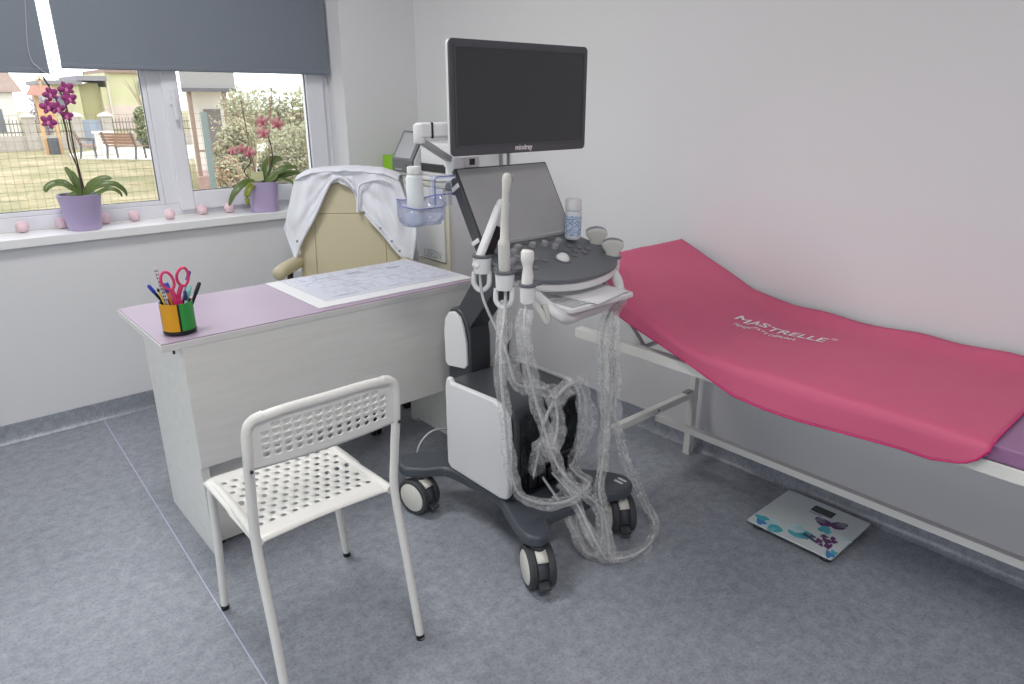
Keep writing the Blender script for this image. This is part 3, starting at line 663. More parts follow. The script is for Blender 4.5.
for k in range(5): MB().box(1.34 + .042 * k, 1.374 + .042 * k, 1.4305, 1.4375, .225, .275).build('probe_port', M_black, US, bevel=.003)
# column hump and lifting arm
hump = [(1.7955, .187), (1.87, .187), (1.93, .40), (1.938, .66), (1.93, .70), (1.905, .728), (1.87, .735), (1.835, .72), (1.81, .685), (1.798, .63)]
hb = MB().prism(hump, 1.392, 1.488, 'x').build('column', M_slate2, US, bevel=.010, bseg=3)
oval = [(1.805, .535), (1.82, .520), (1.915, .505), (1.932, .515), (1.934, .64), (1.926, .685), (1.902, .713), (1.872, .720), (1.842, .706), (1.822, .672), (1.808, .62)]
MB().prism(oval, 1.380, 1.3915, 'x').build('column_cover', M_white, hb, bevel=.004, bseg=3)
MB().prism(oval, 1.4885, 1.50, 'x').build('column_cover', M_white, hb, bevel=.004, bseg=3)
MB().hexa([(1.398, 1.905, .69), (1.482, 1.905, .69), (1.482, 1.825, .65), (1.398, 1.825, .65)], [(1.398, 1.675, .99), (1.482, 1.675, .99), (1.482, 1.575, .935), (1.398, 1.575, .935)]).build('lift_arm', M_slate2, US, bevel=.006)
MB().prism(rrect(1.385, 1.495, 1.50, 1.66, .02), .90, .968).build('panel_mount', M_slate2, US, bevel=.005)
# sloping control panel
TILT = .33
def pz(y): return .949 + TILT * (y - 1.342)
panel_out = smooth_path([(1.258, 1.376, 0), (1.30, 1.340, 0), (1.38, 1.316, 0), (1.46, 1.310, 0), (1.55, 1.320, 0), (1.615, 1.343, 0), (1.648, 1.377, 0), (1.655, 1.42, 0), (1.64, 1.49, 0), (1.615, 1.555, 0)], 5)
panel_out = [(p.x, p.y) for p in panel_out] + [(1.60, 1.568), (1.265, 1.568), (1.225, 1.54), (1.222, 1.41), (1.235, 1.386)]
def tilted(poly, d0, d1, grow=0):
    b = MB(); n = len(poly); cx = sum(p[0] for p in poly) / n; cy = sum(p[1] for p in poly) / n
    q = [(cx + (p[0] - cx) * (1 + grow), cy + (p[1] - cy) * (1 + grow)) for p in poly]
    vs = [(p[0], p[1], pz(p[1]) + d0) for p in q] + [(p[0], p[1], pz(p[1]) + d1) for p in q]
    return b.add(vs, [tuple(range(n))[::-1], tuple(range(n, 2 * n))] + [(i, (i + 1) % n, n + (i + 1) % n, n + i) for i in range(n)])
M_panel = mat('panel_slate', (104, 107, 113), .36)
cp = tilted(panel_out, -.012, 0).build('control_panel', M_panel, US, bevel=.003)
tilted(panel_out, -.040, -.0125, -.05).build('panel_shell', M_white, US, bevel=.008, bseg=3)
def on_panel(x, y, prof, m, name='knob', seg=16):
    ax = Vector((0, -TILT, 1)).normalized()
    return MB().lathe(prof, (x, y, pz(y)), seg, axis=ax).build(name, m, cp, smooth=40)
tb = on_panel(1.452, 1.418, [(.030, 0), (.030, .0015), (.026, .002)], M_panel, 'trackball_ring', 24)
MB().ball((1.452, 1.418, pz(1.418) - .004), .022, 20, 12).build('trackball', mat('ball_white', (240, 240, 240), .25), cp, smooth=60)
kn = [(.011, 0), (.011, .010), (.009, .014), (.0, .0142)]; kf = [(.010, 0), (.010, .003), (.008, .004), (.0, .004)]
M_knob = mat('knob_grey', (150, 151, 154), .35); M_key = mat('key_grey', (116, 118, 122), .4)
for x, y, p in ((1.275, 1.445, kn), (1.315, 1.485, kn), (1.35, 1.505, kn), (1.41, 1.505, kn), (1.455, 1.50, kn), (1.475, 1.475, kn), (1.515, 1.50, kn), (1.30, 1.455, kn),
                (1.275, 1.415, kf), (1.335, 1.46, kf), (1.36, 1.44, kf), (1.385, 1.425, kf), (1.325, 1.40, kf), (1.50, 1.45, kf), (1.535, 1.47, kf), (1.505, 1.42, kf), (1.53, 1.44, kf), (1.56, 1.455, kf), (1.555, 1.425, kf), (1.585, 1.44, kf), (1.355, 1.475, kf)):
    on_panel(x, y, p, M_knob if p is kn else M_key, 'knob' if p is kn else 'key')
for r_ in range(2):
    for c in range(9):
        x = 1.30 + c * .034; y = 1.525 + r_ * .016; 
        MB().box(x - .011, x + .011, y - .005, y + .005, pz(y) + .0002, pz(y) + .004).build('key', M_key, cp, bevel=.001)
# touch screen
tb0, tt0 = (1.535, 1.018), (1.665, 1.232)
def scr(x, t, d): # point on the touch screen slab: t up the slope, d behind
    dy, dz = tt0[0] - tb0[0], tt0[1] - tb0[1]; L = math.hypot(dy, dz); nx, nz = dz / L, -dy / L
    return (x, tb0[0] + dy * t + nx * d, tb0[1] + dz * t + nz * d)
def slab(x0, x1, t0, t1, d0, d1):
    return MB().hexa([scr(x0, t0, d0), scr(x1, t0, d0), scr(x1, t1, d0), scr(x0, t1, d0)], [scr(x0, t0, d1), scr(x1, t0, d1), scr(x1, t1, d1), scr(x0, t1, d1)])
ts = slab(1.243, 1.617, 0, 1, 0, .020).build('touch_screen', M_slate2, US, bevel=.005)
slab(1.252, 1.610, .03, .975, -.0008, .0004).build('touch_glass', mat('touch_glass', (166, 166, 168), .12, spec=.5), ts)  # glass colour lightened: grey reflection of the bright room painted in
slab(1.26, 1.60, .06, .94, .0205, .045).build('screen_back', M_white, ts, bevel=.008)
slab(1.236, 1.2428, -.02, .9, -.004, .03).build('screen_side', M_slate2, ts, bevel=.003)
for t in (.75, .06): slab(1.231, 1.2355, t, t + .055, -.006, .03).build('hinge_clip', M_white, ts, bevel=.002)
tilted([(1.29, 1.535), (1.58, 1.535), (1.58, 1.58), (1.29, 1.58)], 0.0, .014).build('screen_foot', mat('foot_grey', (168, 169, 172), .4), US, bevel=.004)
MB().hexa([(1.38, 1.56, 1.0), (1.50, 1.56, 1.0), (1.50, 1.62, .96), (1.38, 1.62, .96)], [(1.38, 1.60, 1.09), (1.50, 1.60, 1.09), (1.50, 1.64, 1.08), (1.38, 1.64, 1.08)]).build('screen_support', M_slate2, US)
# main monitor
MX0, MX1, MZ0, MZ1, MY = 1.172, 1.706, 1.272, 1.574, 1.578
M_bez = mat('bezel_grey', (80, 80, 86), .4); M_scr = mat('screen_black', (55, 57, 59), .28)
mo = MB().prism(rrect(MX0, MX1, MZ0, MZ1, .014), MY, MY + .007, 'y').build('monitor', M_bez, US, bevel=.002)
MB().prism(rrect(MX0 + .001, MX1 - .001, MZ0 + .001, MZ1 - .001, .014), MY + .0071, MY + .018, 'y').build('monitor_back', M_white, mo, bevel=.003)
MB().prism(rrect(MX0 + .05, MX1 - .05, MZ0 + .04, MZ1 - .04, .03), MY + .0181, MY + .05, 'y').build('monitor_back', M_white, mo, bevel=.006)
MB().box(MX0 + .020, MX1 - .018, MY - .0012, MY + .002, MZ0 + .028, MZ1 - .02).build('screen', M_scr, mo)
fr = MB(); ring(fr, MX0 + .016, MX1 - .014, MZ0 + .024, MZ1 - .016, .004, .004, .004, .004, MY - .003, MY + .001).build('screen_rim', M_bez, mo)
b = text_mesh('mindray', .021, .0006); w = max(v.x for v in b.v); cxm = 1.440
b.v = [Vector((cxm + p.x - w / 2, MY - .0006, MZ0 + .009 + p.y)) for p in b.v]; b.build('lettering', M_ink, mo)
# monitor arm
ma = MB().lathe([(.016, 1.310), (.0175, 1.313), (.0175, 1.358), (.015, 1.362)], (1.152, 1.70, -.006), 18).build('monitor_arm', M_white, US, smooth=40)
MB().hexa([(1.143, 1.680, 1.318), (1.143, 1.718, 1.318), (1.40, 1.678, 1.318), (1.40, 1.640, 1.318)], [(1.143, 1.680, 1.360), (1.143, 1.718, 1.360), (1.40, 1.678, 1.360), (1.40, 1.640, 1.360)]).build('upper_link', M_white, ma, bevel=.008, bseg=3)
MB().beam((1.176, 1.6765, 1.339), (1.181, 1.6755, 1.339), .01, .043).build('joint_gap', M_black, ma)
MB().beam((1.16, 1.70, 1.308), (1.265, 1.69, 1.245), .034, .016).build('lower_link', mat('link_grey', (150, 151, 154), .4), ma, bevel=.003)
MB().box(1.40, 1.47, 1.628, 1.68, 1.31, 1.37).build('vesa_block', M_white, ma, bevel=.006)
MB().box(1.243, 1.285, 1.665, 1.71, 1.185, 1.262).build('arm_post', M_white, US, bevel=.006)
ab = MB().box(1.285, 1.345, 1.670, 1.70, 1.228, 1.262).build('arm_bracket', M_white, US, bevel=.004)
MB().box(1.305, 1.325, 1.6685, 1.6695, 1.237, 1.255).build('bracket_slot', M_black, ab)
MB().lathe([(.026, 1.165), (.028, 1.168), (.028, 1.180), (.024, 1.185)], (1.258, 1.685, 0), 18).build('post_collar', M_slate2, US, smooth=40)
MB().box(1.255, 1.44, 1.675, 1.70, 1.150, 1.172).build('post_bracket', M_slate2, US, bevel=.004)
# probe holders on the left edge of the panel
def holder(x, y, z, rr, low):
    h = MB(); n = 20; vs = []
    M_ = M_panel
    rim = MB().lathe([(rr + .004, -.006), (rr + .006, -.004), (rr + .006, .002), (rr - .004, .003), (rr - .006, -.004), (rr - .004, -.006), (rr + .004, -.006)], (x, y, z), 22).build('holder_rim', M_panel, US, smooth=40)
    MB().lathe([(rr + .003, -.007), (rr + .001, -.050), (rr - .002, -.052), (rr - .003, -.050), (rr - .002, -.007)], (x, y, z), 22).build('holder_cup', M_white, rim, smooth=40)
    if low:
        pts = smooth_path([(x - rr * .6, y + rr * .8, z - .05), (x - rr * .7, y + rr * .75, z - .085), (x - rr * .3, y, z - .102), (x + .006, y - rr * .8, z - .085), (x + .01, y - rr * .8, z - .045)], 6)
        MB().tube(pts, .0075, 8).build('cable_hook', M_white, rim, smooth=50)
    MB().beam((x + rr, y, z - .004), (1.262, y, z - .004), .02, .008).build('holder_bar', M_panel, rim)
HOLD = [(1.212, 1.500, 1.006, .024, True), (1.208, 1.398, .978, .024, True), (1.220, 1.318, .955, .019, False)]
for h in HOLD: holder(*h)
# wide side rail of holders on the right
for (x, y) in ((1.655, 1.468), (1.648, 1.392)): holder(x, y, pz(y) - .008, .023, False)
# handle bar and keyboard tray
hp = smooth_path([(1.285, 1.40, .925), (1.268, 1.345, .915), (1.268, 1.290, .892), (1.283, 1.256, .868), (1.318, 1.262, .850), (1.40, 1.285, .843), (1.50, 1.29, .846), (1.585, 1.31, .868), (1.622, 1.345, .895), (1.630, 1.385, .920)], 8)
MB().tube(hp, .0155, 14).build('handle_bar', M_white, US, smooth=60)
tr = MB().prism(rrect(1.308, 1.585, 1.240, 1.44, .02), .868, .882).build('keyboard_tray', M_white, US, bevel=.004)
for r_ in range(5):
    for c in range(13):
        MB().box(1.325 + c * .0188, 1.341 + c * .0188, 1.252 + r_ * .019, 1.268 + r_ * .019, .8821, .8850).build('key', mat('kb_key', (182, 184, 186), .5), tr)
# storage cup of clear blue plastic
M_bluep = clear_mat('blue_clear', (.90, .92, .985), body=.09, rough=.08, gloss=.1, fres=.4)
M_bluee = clear_mat('blue_edge', (.35, .38, .80), body=.5, rough=.1, gloss=.1)
bx0, bx1, by0, by1, bz0, bz1 = 1.028, 1.168, 1.585, 1.665, 1.088, 1.135
bn = MB(); NB = 36; ctr = ((bx0 + bx1) / 2, (by0 + by1) / 2)
outl = rrect(bx0, bx1, by0, by1, .035, 6); vs = []
for sc_, z in ((.55, bz0), (.80, bz0 + .002), (.95, bz0 + .014), (1.0, bz0 + .03), (1.02, None)):
    for p in outl:
        zz = z if z is not None else bz1 + .012 * (abs(p[0] - ctr[0]) / .07) ** 2 + (.018 if p[1] > ctr[1] else 0)
        vs.append((ctr[0] + (p[0] - ctr[0]) * sc_, ctr[1] + (p[1] - ctr[1]) * sc_, zz))
n = len(outl); bn.add(vs, [tuple(range(n))] + [(i * n + k, i * n + (k + 1) % n, (i + 1) * n + (k + 1) % n, (i + 1) * n + k) for i in range(4) for k in range(n)])
bo = bn.build('storage_cup', M_bluep, US, solid=.0022, smooth=40)
lip = [vs[4 * n + k] for k in range(n)]; MB().tube(lip + [lip[0]], .0016, 6, cap=False).build('cup_lip', M_bluee, bo, smooth=60)
hk = MB(); hk.prism([(1.158, 1.135), (1.158, 1.205), (1.166, 1.215), (1.235, 1.215), (1.235, 1.205), (1.172, 1.205), (1.165, 1.198), (1.165, 1.135)], 1.648, 1.675, 'y'); hk.build('cup_hook', M_bluep, bo)
MB().box(1.166, 1.235, 1.666, 1.670, 1.125, 1.20).build('cup_back', M_bluep, bo)
MB().tube([(1.1615, 1.648, 1.135), (1.1615, 1.648, 1.207), (1.17, 1.648, 1.213), (1.235, 1.648, 1.213)], .0018, 6).build('hook_edge', M_bluee, bo)
MB().tube([(1.1655, 1.665, 1.16), (1.24, 1.665, 1.16)], .0018, 6).build('hook_edge', M_bluee, bo)
# bottle in the cup
bt = thing('gel_bottle', 'plain white plastic bottle in the clear blue cup', 'bottle', (1.078, 1.625, 1.0905))
MB().lathe([(.019, 0), (.0225, .003), (.0235, .01), (.0235, .128), (.021, .134), (.017, .138)], (1.078, 1.625, 1.0905), 26).build('bottle_body', mat('bottle_white', (222, 228, 231), .35), bt, smooth=45)
MB().lathe([(.019, .139), (.0195, .141), (.0195, .156), (.018, .159)], (1.078, 1.625, 1.0905), 24).build('cap', M_white, bt, smooth=40)
# gel bottle on the panel
gb = thing('labelled_bottle', 'white bottle with printed blue label standing on the control panel', 'bottle', (1.572, 1.492, pz(1.492)))
g0 = (1.572, 1.492, pz(1.492) + .0082)
MB().lathe([(.021, 0), (.0245, .003), (.0255, .01), (.0255, .085), (.023, .089), (.019, .091)], g0, 26).build('bottle_body', mat('bottle_clear', (214, 219, 226), .25), gb, smooth=45)
def label_mat():
    m = bpy.data.materials.new('bottle_label'); m.use_nodes = True; nt = m.node_tree; b = nt.nodes['Principled BSDF']
    tc = nt.nodes.new('ShaderNodeTexCoord'); mp = nt.nodes.new('ShaderNodeMapping'); mp.inputs['Scale'].default_value = (1, 1, 4)
    n_ = nt.nodes.new('ShaderNodeTexNoise'); n_.inputs['Scale'].default_value = 110; nt.links.new(tc.outputs['Object'], mp.inputs[0]); nt.links.new(mp.outputs[0], n_.inputs[0])
    r = nt.nodes.new('ShaderNodeValToRGB'); e = r.color_ramp.elements; e[0].position = .45; e[0].color = rgb(120, 150, 200); e[1].position = .55; e[1].color = rgb(214, 222, 232)
    nt.links.new(n_.outputs[0], r.inputs[0]); nt.links.new(r.outputs[0], b.inputs['Base Color']); return m
lb = MB(); lb.lathe([(.0259, .014), (.0259, .075)], g0, 26); lb.f = lb.f[:-2]; lb.build('label', label_mat(), gb, smooth=60)
MB().lathe([(.0245, .0905), (.0255, .093), (.0255, .122), (.023, .126)], g0, 26).build('cap', M_white, gb, smooth=40)

# transducers (probe + cable + clear sleeve)
M_probe = mat('probe_grey', (206, 206, 202), .4); M_cable = mat('cable_grey', (196, 197, 197), .5)
def sleeve_mat():
    m = bpy.data.materials.new('crinkled_sleeve'); m.use_nodes = True; nt = m.node_tree; nt.nodes.clear()
    out = nt.nodes.new('ShaderNodeOutputMaterial'); t = nt.nodes.new('ShaderNodeBsdfTransparent'); t.inputs[0].default_value = (.97, .97, .97, 1)
    p = nt.nodes.new('ShaderNodeBsdfPrincipled'); p.inputs['Base Color'].default_value = rgb(246, 247, 248); p.inputs['Roughness'].default_value = .28
    tc = nt.nodes.new('ShaderNodeTexCoord'); n_ = nt.nodes.new('ShaderNodeTexNoise'); n_.inputs['Scale'].default_value = 55; n_.inputs['Detail'].default_value = 4; n_.inputs['Roughness'].default_value = .6
    nt.links.new(tc.outputs['Object'], n_.inputs[0])
    r = nt.nodes.new('ShaderNodeMapRange'); r.inputs[1].default_value = .35; r.inputs[2].default_value = .7; r.inputs[3].default_value = .12; r.inputs[4].default_value = .34
    nt.links.new(n_.outputs[0], r.inputs[0])
    bp = nt.nodes.new('ShaderNodeBump'); bp.inputs['Strength'].default_value = .9; bp.inputs['Distance'].default_value = .004; nt.links.new(n_.outputs[0], bp.inputs['Height']); nt.links.new(bp.outputs[0], p.inputs['Normal'])
    x = nt.nodes.new('ShaderNodeMixShader'); nt.links.new(r.outputs[0], x.inputs[0]); nt.links.new(t.outputs[0], x.inputs[1]); nt.links.new(p.outputs[0], x.inputs[2]); nt.links.new(x.outputs[0], out.inputs[0])
    return m
M_sleeve = sleeve_mat()
def cable(parent, pts, r=.0042, sleeve=None, seed=1):
    p = smooth_path(pts, 8)
    c = MB().tube(p, r, 8).build('cable', M_cable, parent, smooth=60)
    if sleeve:
        i0, i1, sr = sleeve; q = p[int(i0 * (len(p) - 1)):int(i1 * (len(p) - 1)) + 1]; q2 = []
        for i in range(len(q) - 1):
            for k in range(3): q2.append(q[i].lerp(q[i + 1], k / 3))
        q2.append(q[-1]); b = MB(); b.tube(q2, sr, 14, cap=False)
        for i, v in enumerate(b.v):
            k_ = i // 14; th = 2 * math.pi * (i % 14) / 14; ring_c = q2[k_]; d = v - ring_c
            n1 = noise.noise(ring_c * 13 + Vector((seed * 3.1, 0, 0))); n2 = noise.noise(v * 40 + Vector((0, seed, 0)))
            ph = 5 * noise.noise(ring_c * 9 + Vector((0, 0, seed)))
            b.v[i] = ring_c + d * max(.42, 1.05 + .55 * n1 + .30 * math.sin(3 * th + ph) + .22 * n2) + Vector((n1, -n1, 0)) * .003
        for v in b.v: v.z = max(v.z, .002)
        b.build('plastic_sleeve', M_sleeve, c, smooth=55)
# 1 long endocavity probe
t1 = thing('slim_transducer', 'long slim white transducer upright in its holder', 'transducer', (1.195, 1.392, .93))
MB().tube([(1.197, 1.392, .925), (1.194, 1.392, .95), (1.192, 1.392, 1.015), (1.190, 1.391, 1.052), (1.190, 1.391, 1.060), (1.192, 1.391, 1.066), (1.193, 1.391, 1.12), (1.197, 1.391, 1.19), (1.199, 1.391, 1.205), (1.201, 1.391, 1.222), (1.202, 1.391, 1.234), (1.203, 1.391, 1.240)],
          [.012, .0155, .0165, .0165, .0155, .0120, .0110, .0095, .0115, .0130, .0110, .005], 18).build('probe_body', M_probe, t1, smooth=60)
MB().lathe([(.0072, 0), (.0065, .003), (.0, .004)], (1.2145, 1.384, 1.226), 14, axis=(.8, -.6, .15)).build('probe_lens', mat('lens_grey', (150, 150, 152), .3), t1, smooth=60)
for o_ in list(t1.children): o_.location = (.014, .006, .000)
cable(t1, [(1.211, 1.398, .926), (1.190, 1.38, .86), (1.152, 1.352, .778), (1.152, 1.350, .684), (1.172, 1.355, .546), (1.187, 1.360, .427), (1.218, 1.365, .313), (1.254, 1.36, .262), (1.321, 1.335, .226), (1.39, 1.315, .215), (1.451, 1.298, .235), (1.49, 1.31, .245), (1.515, 1.39, .235), (1.525, 1.4365, .25)], .0042, (.04, .97, .0155), 1)
# 2 tilted white unit with a black face
t2 = thing('wedge_transducer', 'white transducer with black face leaning in the rear holder', 'transducer', (1.196, 1.495, .97))
ax = (Vector((1.262, 1.482, 1.135)) - Vector((1.192, 1.495, .985))); L = ax.length; axn = ax.normalized()
side = axn.cross(Vector((0, -1, 0))).normalized(); fr_ = side.cross(axn).normalized()
def wp(s, f, t): return Vector((1.192, 1.495, .985)) + side * s + fr_ * f + axn * t
def slabw(s0, s1, f0, f1, t0, t1): return MB().hexa([wp(s0, f0, t0), wp(s1, f0, t0), wp(s1, f1, t0), wp(s0, f1, t0)], [wp(s0, f0, t1), wp(s1, f0, t1), wp(s1, f1, t1), wp(s0, f1, t1)])
slabw(-.020, .019, -.015, .015, -.03, L * .97).build('probe_body', M_white, t2, bevel=.009, bseg=3)
MB().lathe([(.019, 0), (.0195, .006), (.017, .016), (.009, .021), (.0, .022)], wp(-.001, 0, L * .95), 18, axis=axn).build('probe_head', M_white, t2, smooth=50)
slabw(.0191, .0215, -.013, .013, .0, L * .66).build('black_face', M_black, t2); slabw(-.008, .018, .0151, .017, .0, L * .62).build('black_face', M_black, t2); slabw(-.006, .019, -.0175, -.0151, .0, L * .64).build('black_face', M_black, t2)
for o_ in list(t2.children): o_.location = (.018, .005, .008)
cable(t2, [(1.202, 1.501, .963), (1.20, 1.49, .90), (1.205, 1.47, .85), (1.235, 1.43, .74), (1.26, 1.41, .63), (1.33, 1.395, .60), (1.385, 1.392, .572), (1.41, 1.385, .50), (1.405, 1.38, .42), (1.36, 1.375, .36), (1.336, 1.38, .41), (1.35, 1.40, .38), (1.357, 1.4365, .25)], .0042, (.28, .97, .020), 2)
# 3 small probe at the front corner
t3 = thing('pencil_transducer', 'short white knobbed transducer in the corner holder', 'transducer', (1.212, 1.305, .90))
MB().tube([(1.209, 1.305, .89), (1.210, 1.305, .93), (1.213, 1.305, .965), (1.213, 1.305, .990), (1.212, 1.305, 1.003), (1.212, 1.305, 1.012), (1.212, 1.305, 1.032), (1.213, 1.305, 1.038)],
          [.011, .0150, .0160, .0125, .0150, .0180, .0180, .013], 18).build('probe_body', mat('probe_white', (232, 232, 230), .35), t3, smooth=60)
for o_ in list(t3.children): o_.location = (.006, .013, .010)
cable(t3, [(1.215, 1.318, .902), (1.196, 1.305, .84), (1.222, 1.318, .719), (1.26, 1.325, .603), (1.288, 1.32, .512), (1.313, 1.31, .424), (1.355, 1.295, .331), (1.425, 1.275, .251), (1.48, 1.265, .190), (1.50, 1.255, .12), (1.475, 1.238, .03), (1.445, 1.26, .02), (1.44, 1.30, .06), (1.47, 1.36, .20), (1.483, 1.4365, .25)], .0042, (.03, .97, .0175), 3)
MB().tube(smooth_path([(1.222, 1.296, .910), (1.234, 1.285, .885), (1.242, 1.275, .862), (1.250, 1.272, .852), (1.254, 1.276, .865), (1.25, 1.285, .90)], 6), .009, 10).build('strain_relief', M_probe, t3, smooth=60)
# 4, 5 curved probes on the right
def curved(x, y, name, label, turn, path, sl, seed):
    t = thing(name, label, 'transducer', (x, y, pz(y) - .04))
    z = pz(y) - .006
    MB().tube([(x, y, z - .045), (x, y, z - .01), (x, y, z + .012), (x, y, z + .022)], [.012, .0185, .0205, .0205], 16).build('probe_grip', M_probe, t, smooth=60)
    b = MB(); n = 14
    prof = [(-.0205, .0), (-.021, .016), (-.027, .024), (-.0345, .034), (-.033, .044), (-.019, .052), (0, .055), (.019, .052), (.033, .044), (.0345, .034), (.027, .024), (.021, .016), (.0205, .0)]
    b.prism(prof, -.0185, .0185, 'y'); b.xf(Matrix.Translation((x, y, z)) @ Matrix.Rotation(turn, 4, 'Z') @ Matrix.Rotation(R(8), 4, 'X'))
    b.build('probe_head', M_probe, t, bevel=.006, bseg=3)
    b = MB(); arc = [(-.030, .0462), (-.017, .0535), (0, .0562), (.017, .0535), (.030, .0462), (.027, .042), (0, .050), (-.027, .042)]
    b.prism(arc, -.0072, .0072, 'y'); b.xf(Matrix.Translation((x, y, z)) @ Matrix.Rotation(turn, 4, 'Z') @ Matrix.Rotation(R(8), 4, 'X')); b.build('probe_lens', mat('lens_blue', (120, 124, 140), .35), t, smooth=40)
    cable(t, path, .0042, sl, seed)
curved(1.655, 1.468, 'curved_transducer', 'curved grey transducer in the holder beside the labelled bottle', R(-42), [(1.655, 1.468, .945), (1.655, 1.44, .89), (1.62, 1.36, .845), (1.56, 1.315, .82), (1.51, 1.30, .74), (1.537, 1.31, .593), (1.562, 1.315, .443), (1.548, 1.305, .308), (1.52, 1.29, .212), (1.515, 1.25, .106), (1.49, 1.21, .03), (1.46, 1.20, .03), (1.43, 1.24, .12), (1.44, 1.33, .20), (1.441, 1.4365, .25)], (.16, .97, .0165), 4)
curved(1.648, 1.392, 'curved_transducer', 'curved grey transducer at the front corner holder beyond the keyboard tray', R(-48), [(1.648, 1.392, .925), (1.65, 1.36, .88), (1.62, 1.30, .85), (1.55, 1.285, .83), (1.536, 1.28, .734), (1.577, 1.295, .585), (1.598, 1.30, .439), (1.632, 1.295, .32), (1.685, 1.272, .195), (1.735, 1.255, .08), (1.744, 1.225, .02), (1.675, 1.178, .008), (1.580, 1.166, .008), (1.503, 1.195, .008), (1.46, 1.245, .012), (1.435, 1.285, .05), (1.405, 1.34, .17), (1.399, 1.4365, .25)], (.14, .97, .015), 5)
# spare loop of machine cable over the front door
cable(US, [(1.53, 1.43, .235), (1.548, 1.39, .36), (1.532, 1.372, .48), (1.50, 1.375, .565), (1.455, 1.38, .575), (1.42, 1.40, .535), (1.40, 1.43, .45), (1.40, 1.445, .40)], .006, (.02, .75, .024), 6)
# sheet of paper on the keyboard
MB().hexa([(1.372, 1.395, .8856), (1.397, 1.222, .8856), (1.572, 1.258, .8856), (1.575, 1.418, .8856)], [(1.372, 1.395, .8862), (1.397, 1.222, .8862), (1.572, 1.258, .8862), (1.575, 1.418, .8862)]).build('paper_sheet', M_paper, org=(1.46, 1.31, .8856), label='blank white paper sheet lying across the machine keyboard', cat='paper')
# mains lead by the rear caster
MB().tube(smooth_path([(1.46, 1.93, .20), (1.40, 1.948, .228), (1.325, 1.95, .247), (1.275, 1.955, .217), (1.253, 1.96, .158), (1.25, 1.97, .04), (1.30, 2.0, .006), (1.5, 2.2, .006)], 8), .0035, 8).build('power_lead', M_cable, US, smooth=60)

# ------------------------------------------------------------------ office chair with a coat over its back
OC = thing('office_chair', 'cream leather office chair turned from the desk, coat over its back', 'chair', (1.585, 2.95, 0), R(-41.4))
M_cream = mat('cream_leather', (196, 187, 158), .45, bump=.1, bscale=120)
def lp(b, *a, **k): return b.build(*a, local=True, **k)
def bslab(x0, x1, z0, z1, d0, d1):
    f = lambda z: (z - .6) * .11
    return MB().hexa([(x0, f(z0) + d0, z0), (x1, f(z0) + d0, z0), (x1, f(z0) + d1, z0), (x0, f(z0) + d1, z0)], [(x0, f(z1) + d0, z1), (x1, f(z1) + d0, z1), (x1, f(z1) + d1, z1), (x0, f(z1) + d1, z1)])
bs = lp(bslab(-.235, .235, .50, 1.085, .0, .045), 'backrest', M_cream, OC, bevel=.02, bseg=3)
for (a, c, d, e) in ((-.243, -.1672, .49, .9155), (-.1668, .1668, .49, .9155), (.1672, .243, .49, .9155), (-.22, .22, .916, 1.095)):
    lp(bslab(a, c, d, e, -.035, .004), 'backrest_panel', M_cream, bs, bevel=.004, bseg=3)
lp(MB().box(-.25, .25, -.50, .0, .40, .485), 'seat', M_cream, OC, bevel=.03, bseg=4)
for s in (-1, 1):
    a = lp(MB().tube(smooth_path([(s * .255, .03, .690), (s * .260, -.06, .692), (s * .268, -.14, .692), (s * .275, -.21, .690), (s * .279, -.262, .682)], 6), [.024] + [.031] * 21 + [.030, .026, .014], 14), 'armrest', M_cream, OC, smooth=60)
    lp(MB().tube(smooth_path([(s * .278, -.08, .675), (s * .285, -.10, .55), (s * .255, -.2, .42)], 5), .014, 10), 'arm_support', M_black, a, smooth=50)
lp(MB().tube([(0, -.25, .40), (0, -.25, .10)], .028, 14), 'gas_column', M_black, OC, smooth=40)
lp(MB().box(-.05, .05, -.30, .02, .36, .40), 'tilt_plate', M_black, OC)
lp(MB().beam((0, .01, .38), (0, .04, .60), .06, .012, up=(0, -1, 0)), 'back_bar', M_black, OC)
for k in range(5):
    a = 2 * math.pi * k / 5 + .3; c_, s_ = math.cos(a), math.sin(a)
    l = lp(MB().hexa([(-.02 * s_, -.25 + .02 * c_, .08), (.02 * s_, -.25 - .02 * c_, .08), (.27 * c_ + .012 * s_, -.25 + .27 * s_ - .012 * c_, .065), (.27 * c_ - .012 * s_, -.25 + .27 * s_ + .012 * c_, .065)],
                     [(-.02 * s_, -.25 + .02 * c_, .12), (.02 * s_, -.25 - .02 * c_, .12), (.27 * c_ + .012 * s_, -.25 + .27 * s_ - .012 * c_, .085), (.27 * c_ - .012 * s_, -.25 + .27 * s_ + .012 * c_, .085)]), 'base_leg', M_black, OC)
    for w_ in (-.014, .014): lp(MB().lathe([(.024, -.008), (.0275, -.005), (.0275, .005), (.024, .008)], (.262 * c_ + w_ * s_, -.25 + .262 * s_ - w_ * c_, .028), 14, axis=(s_, -c_, 0)), 'wheel', M_black, l, smooth=40)

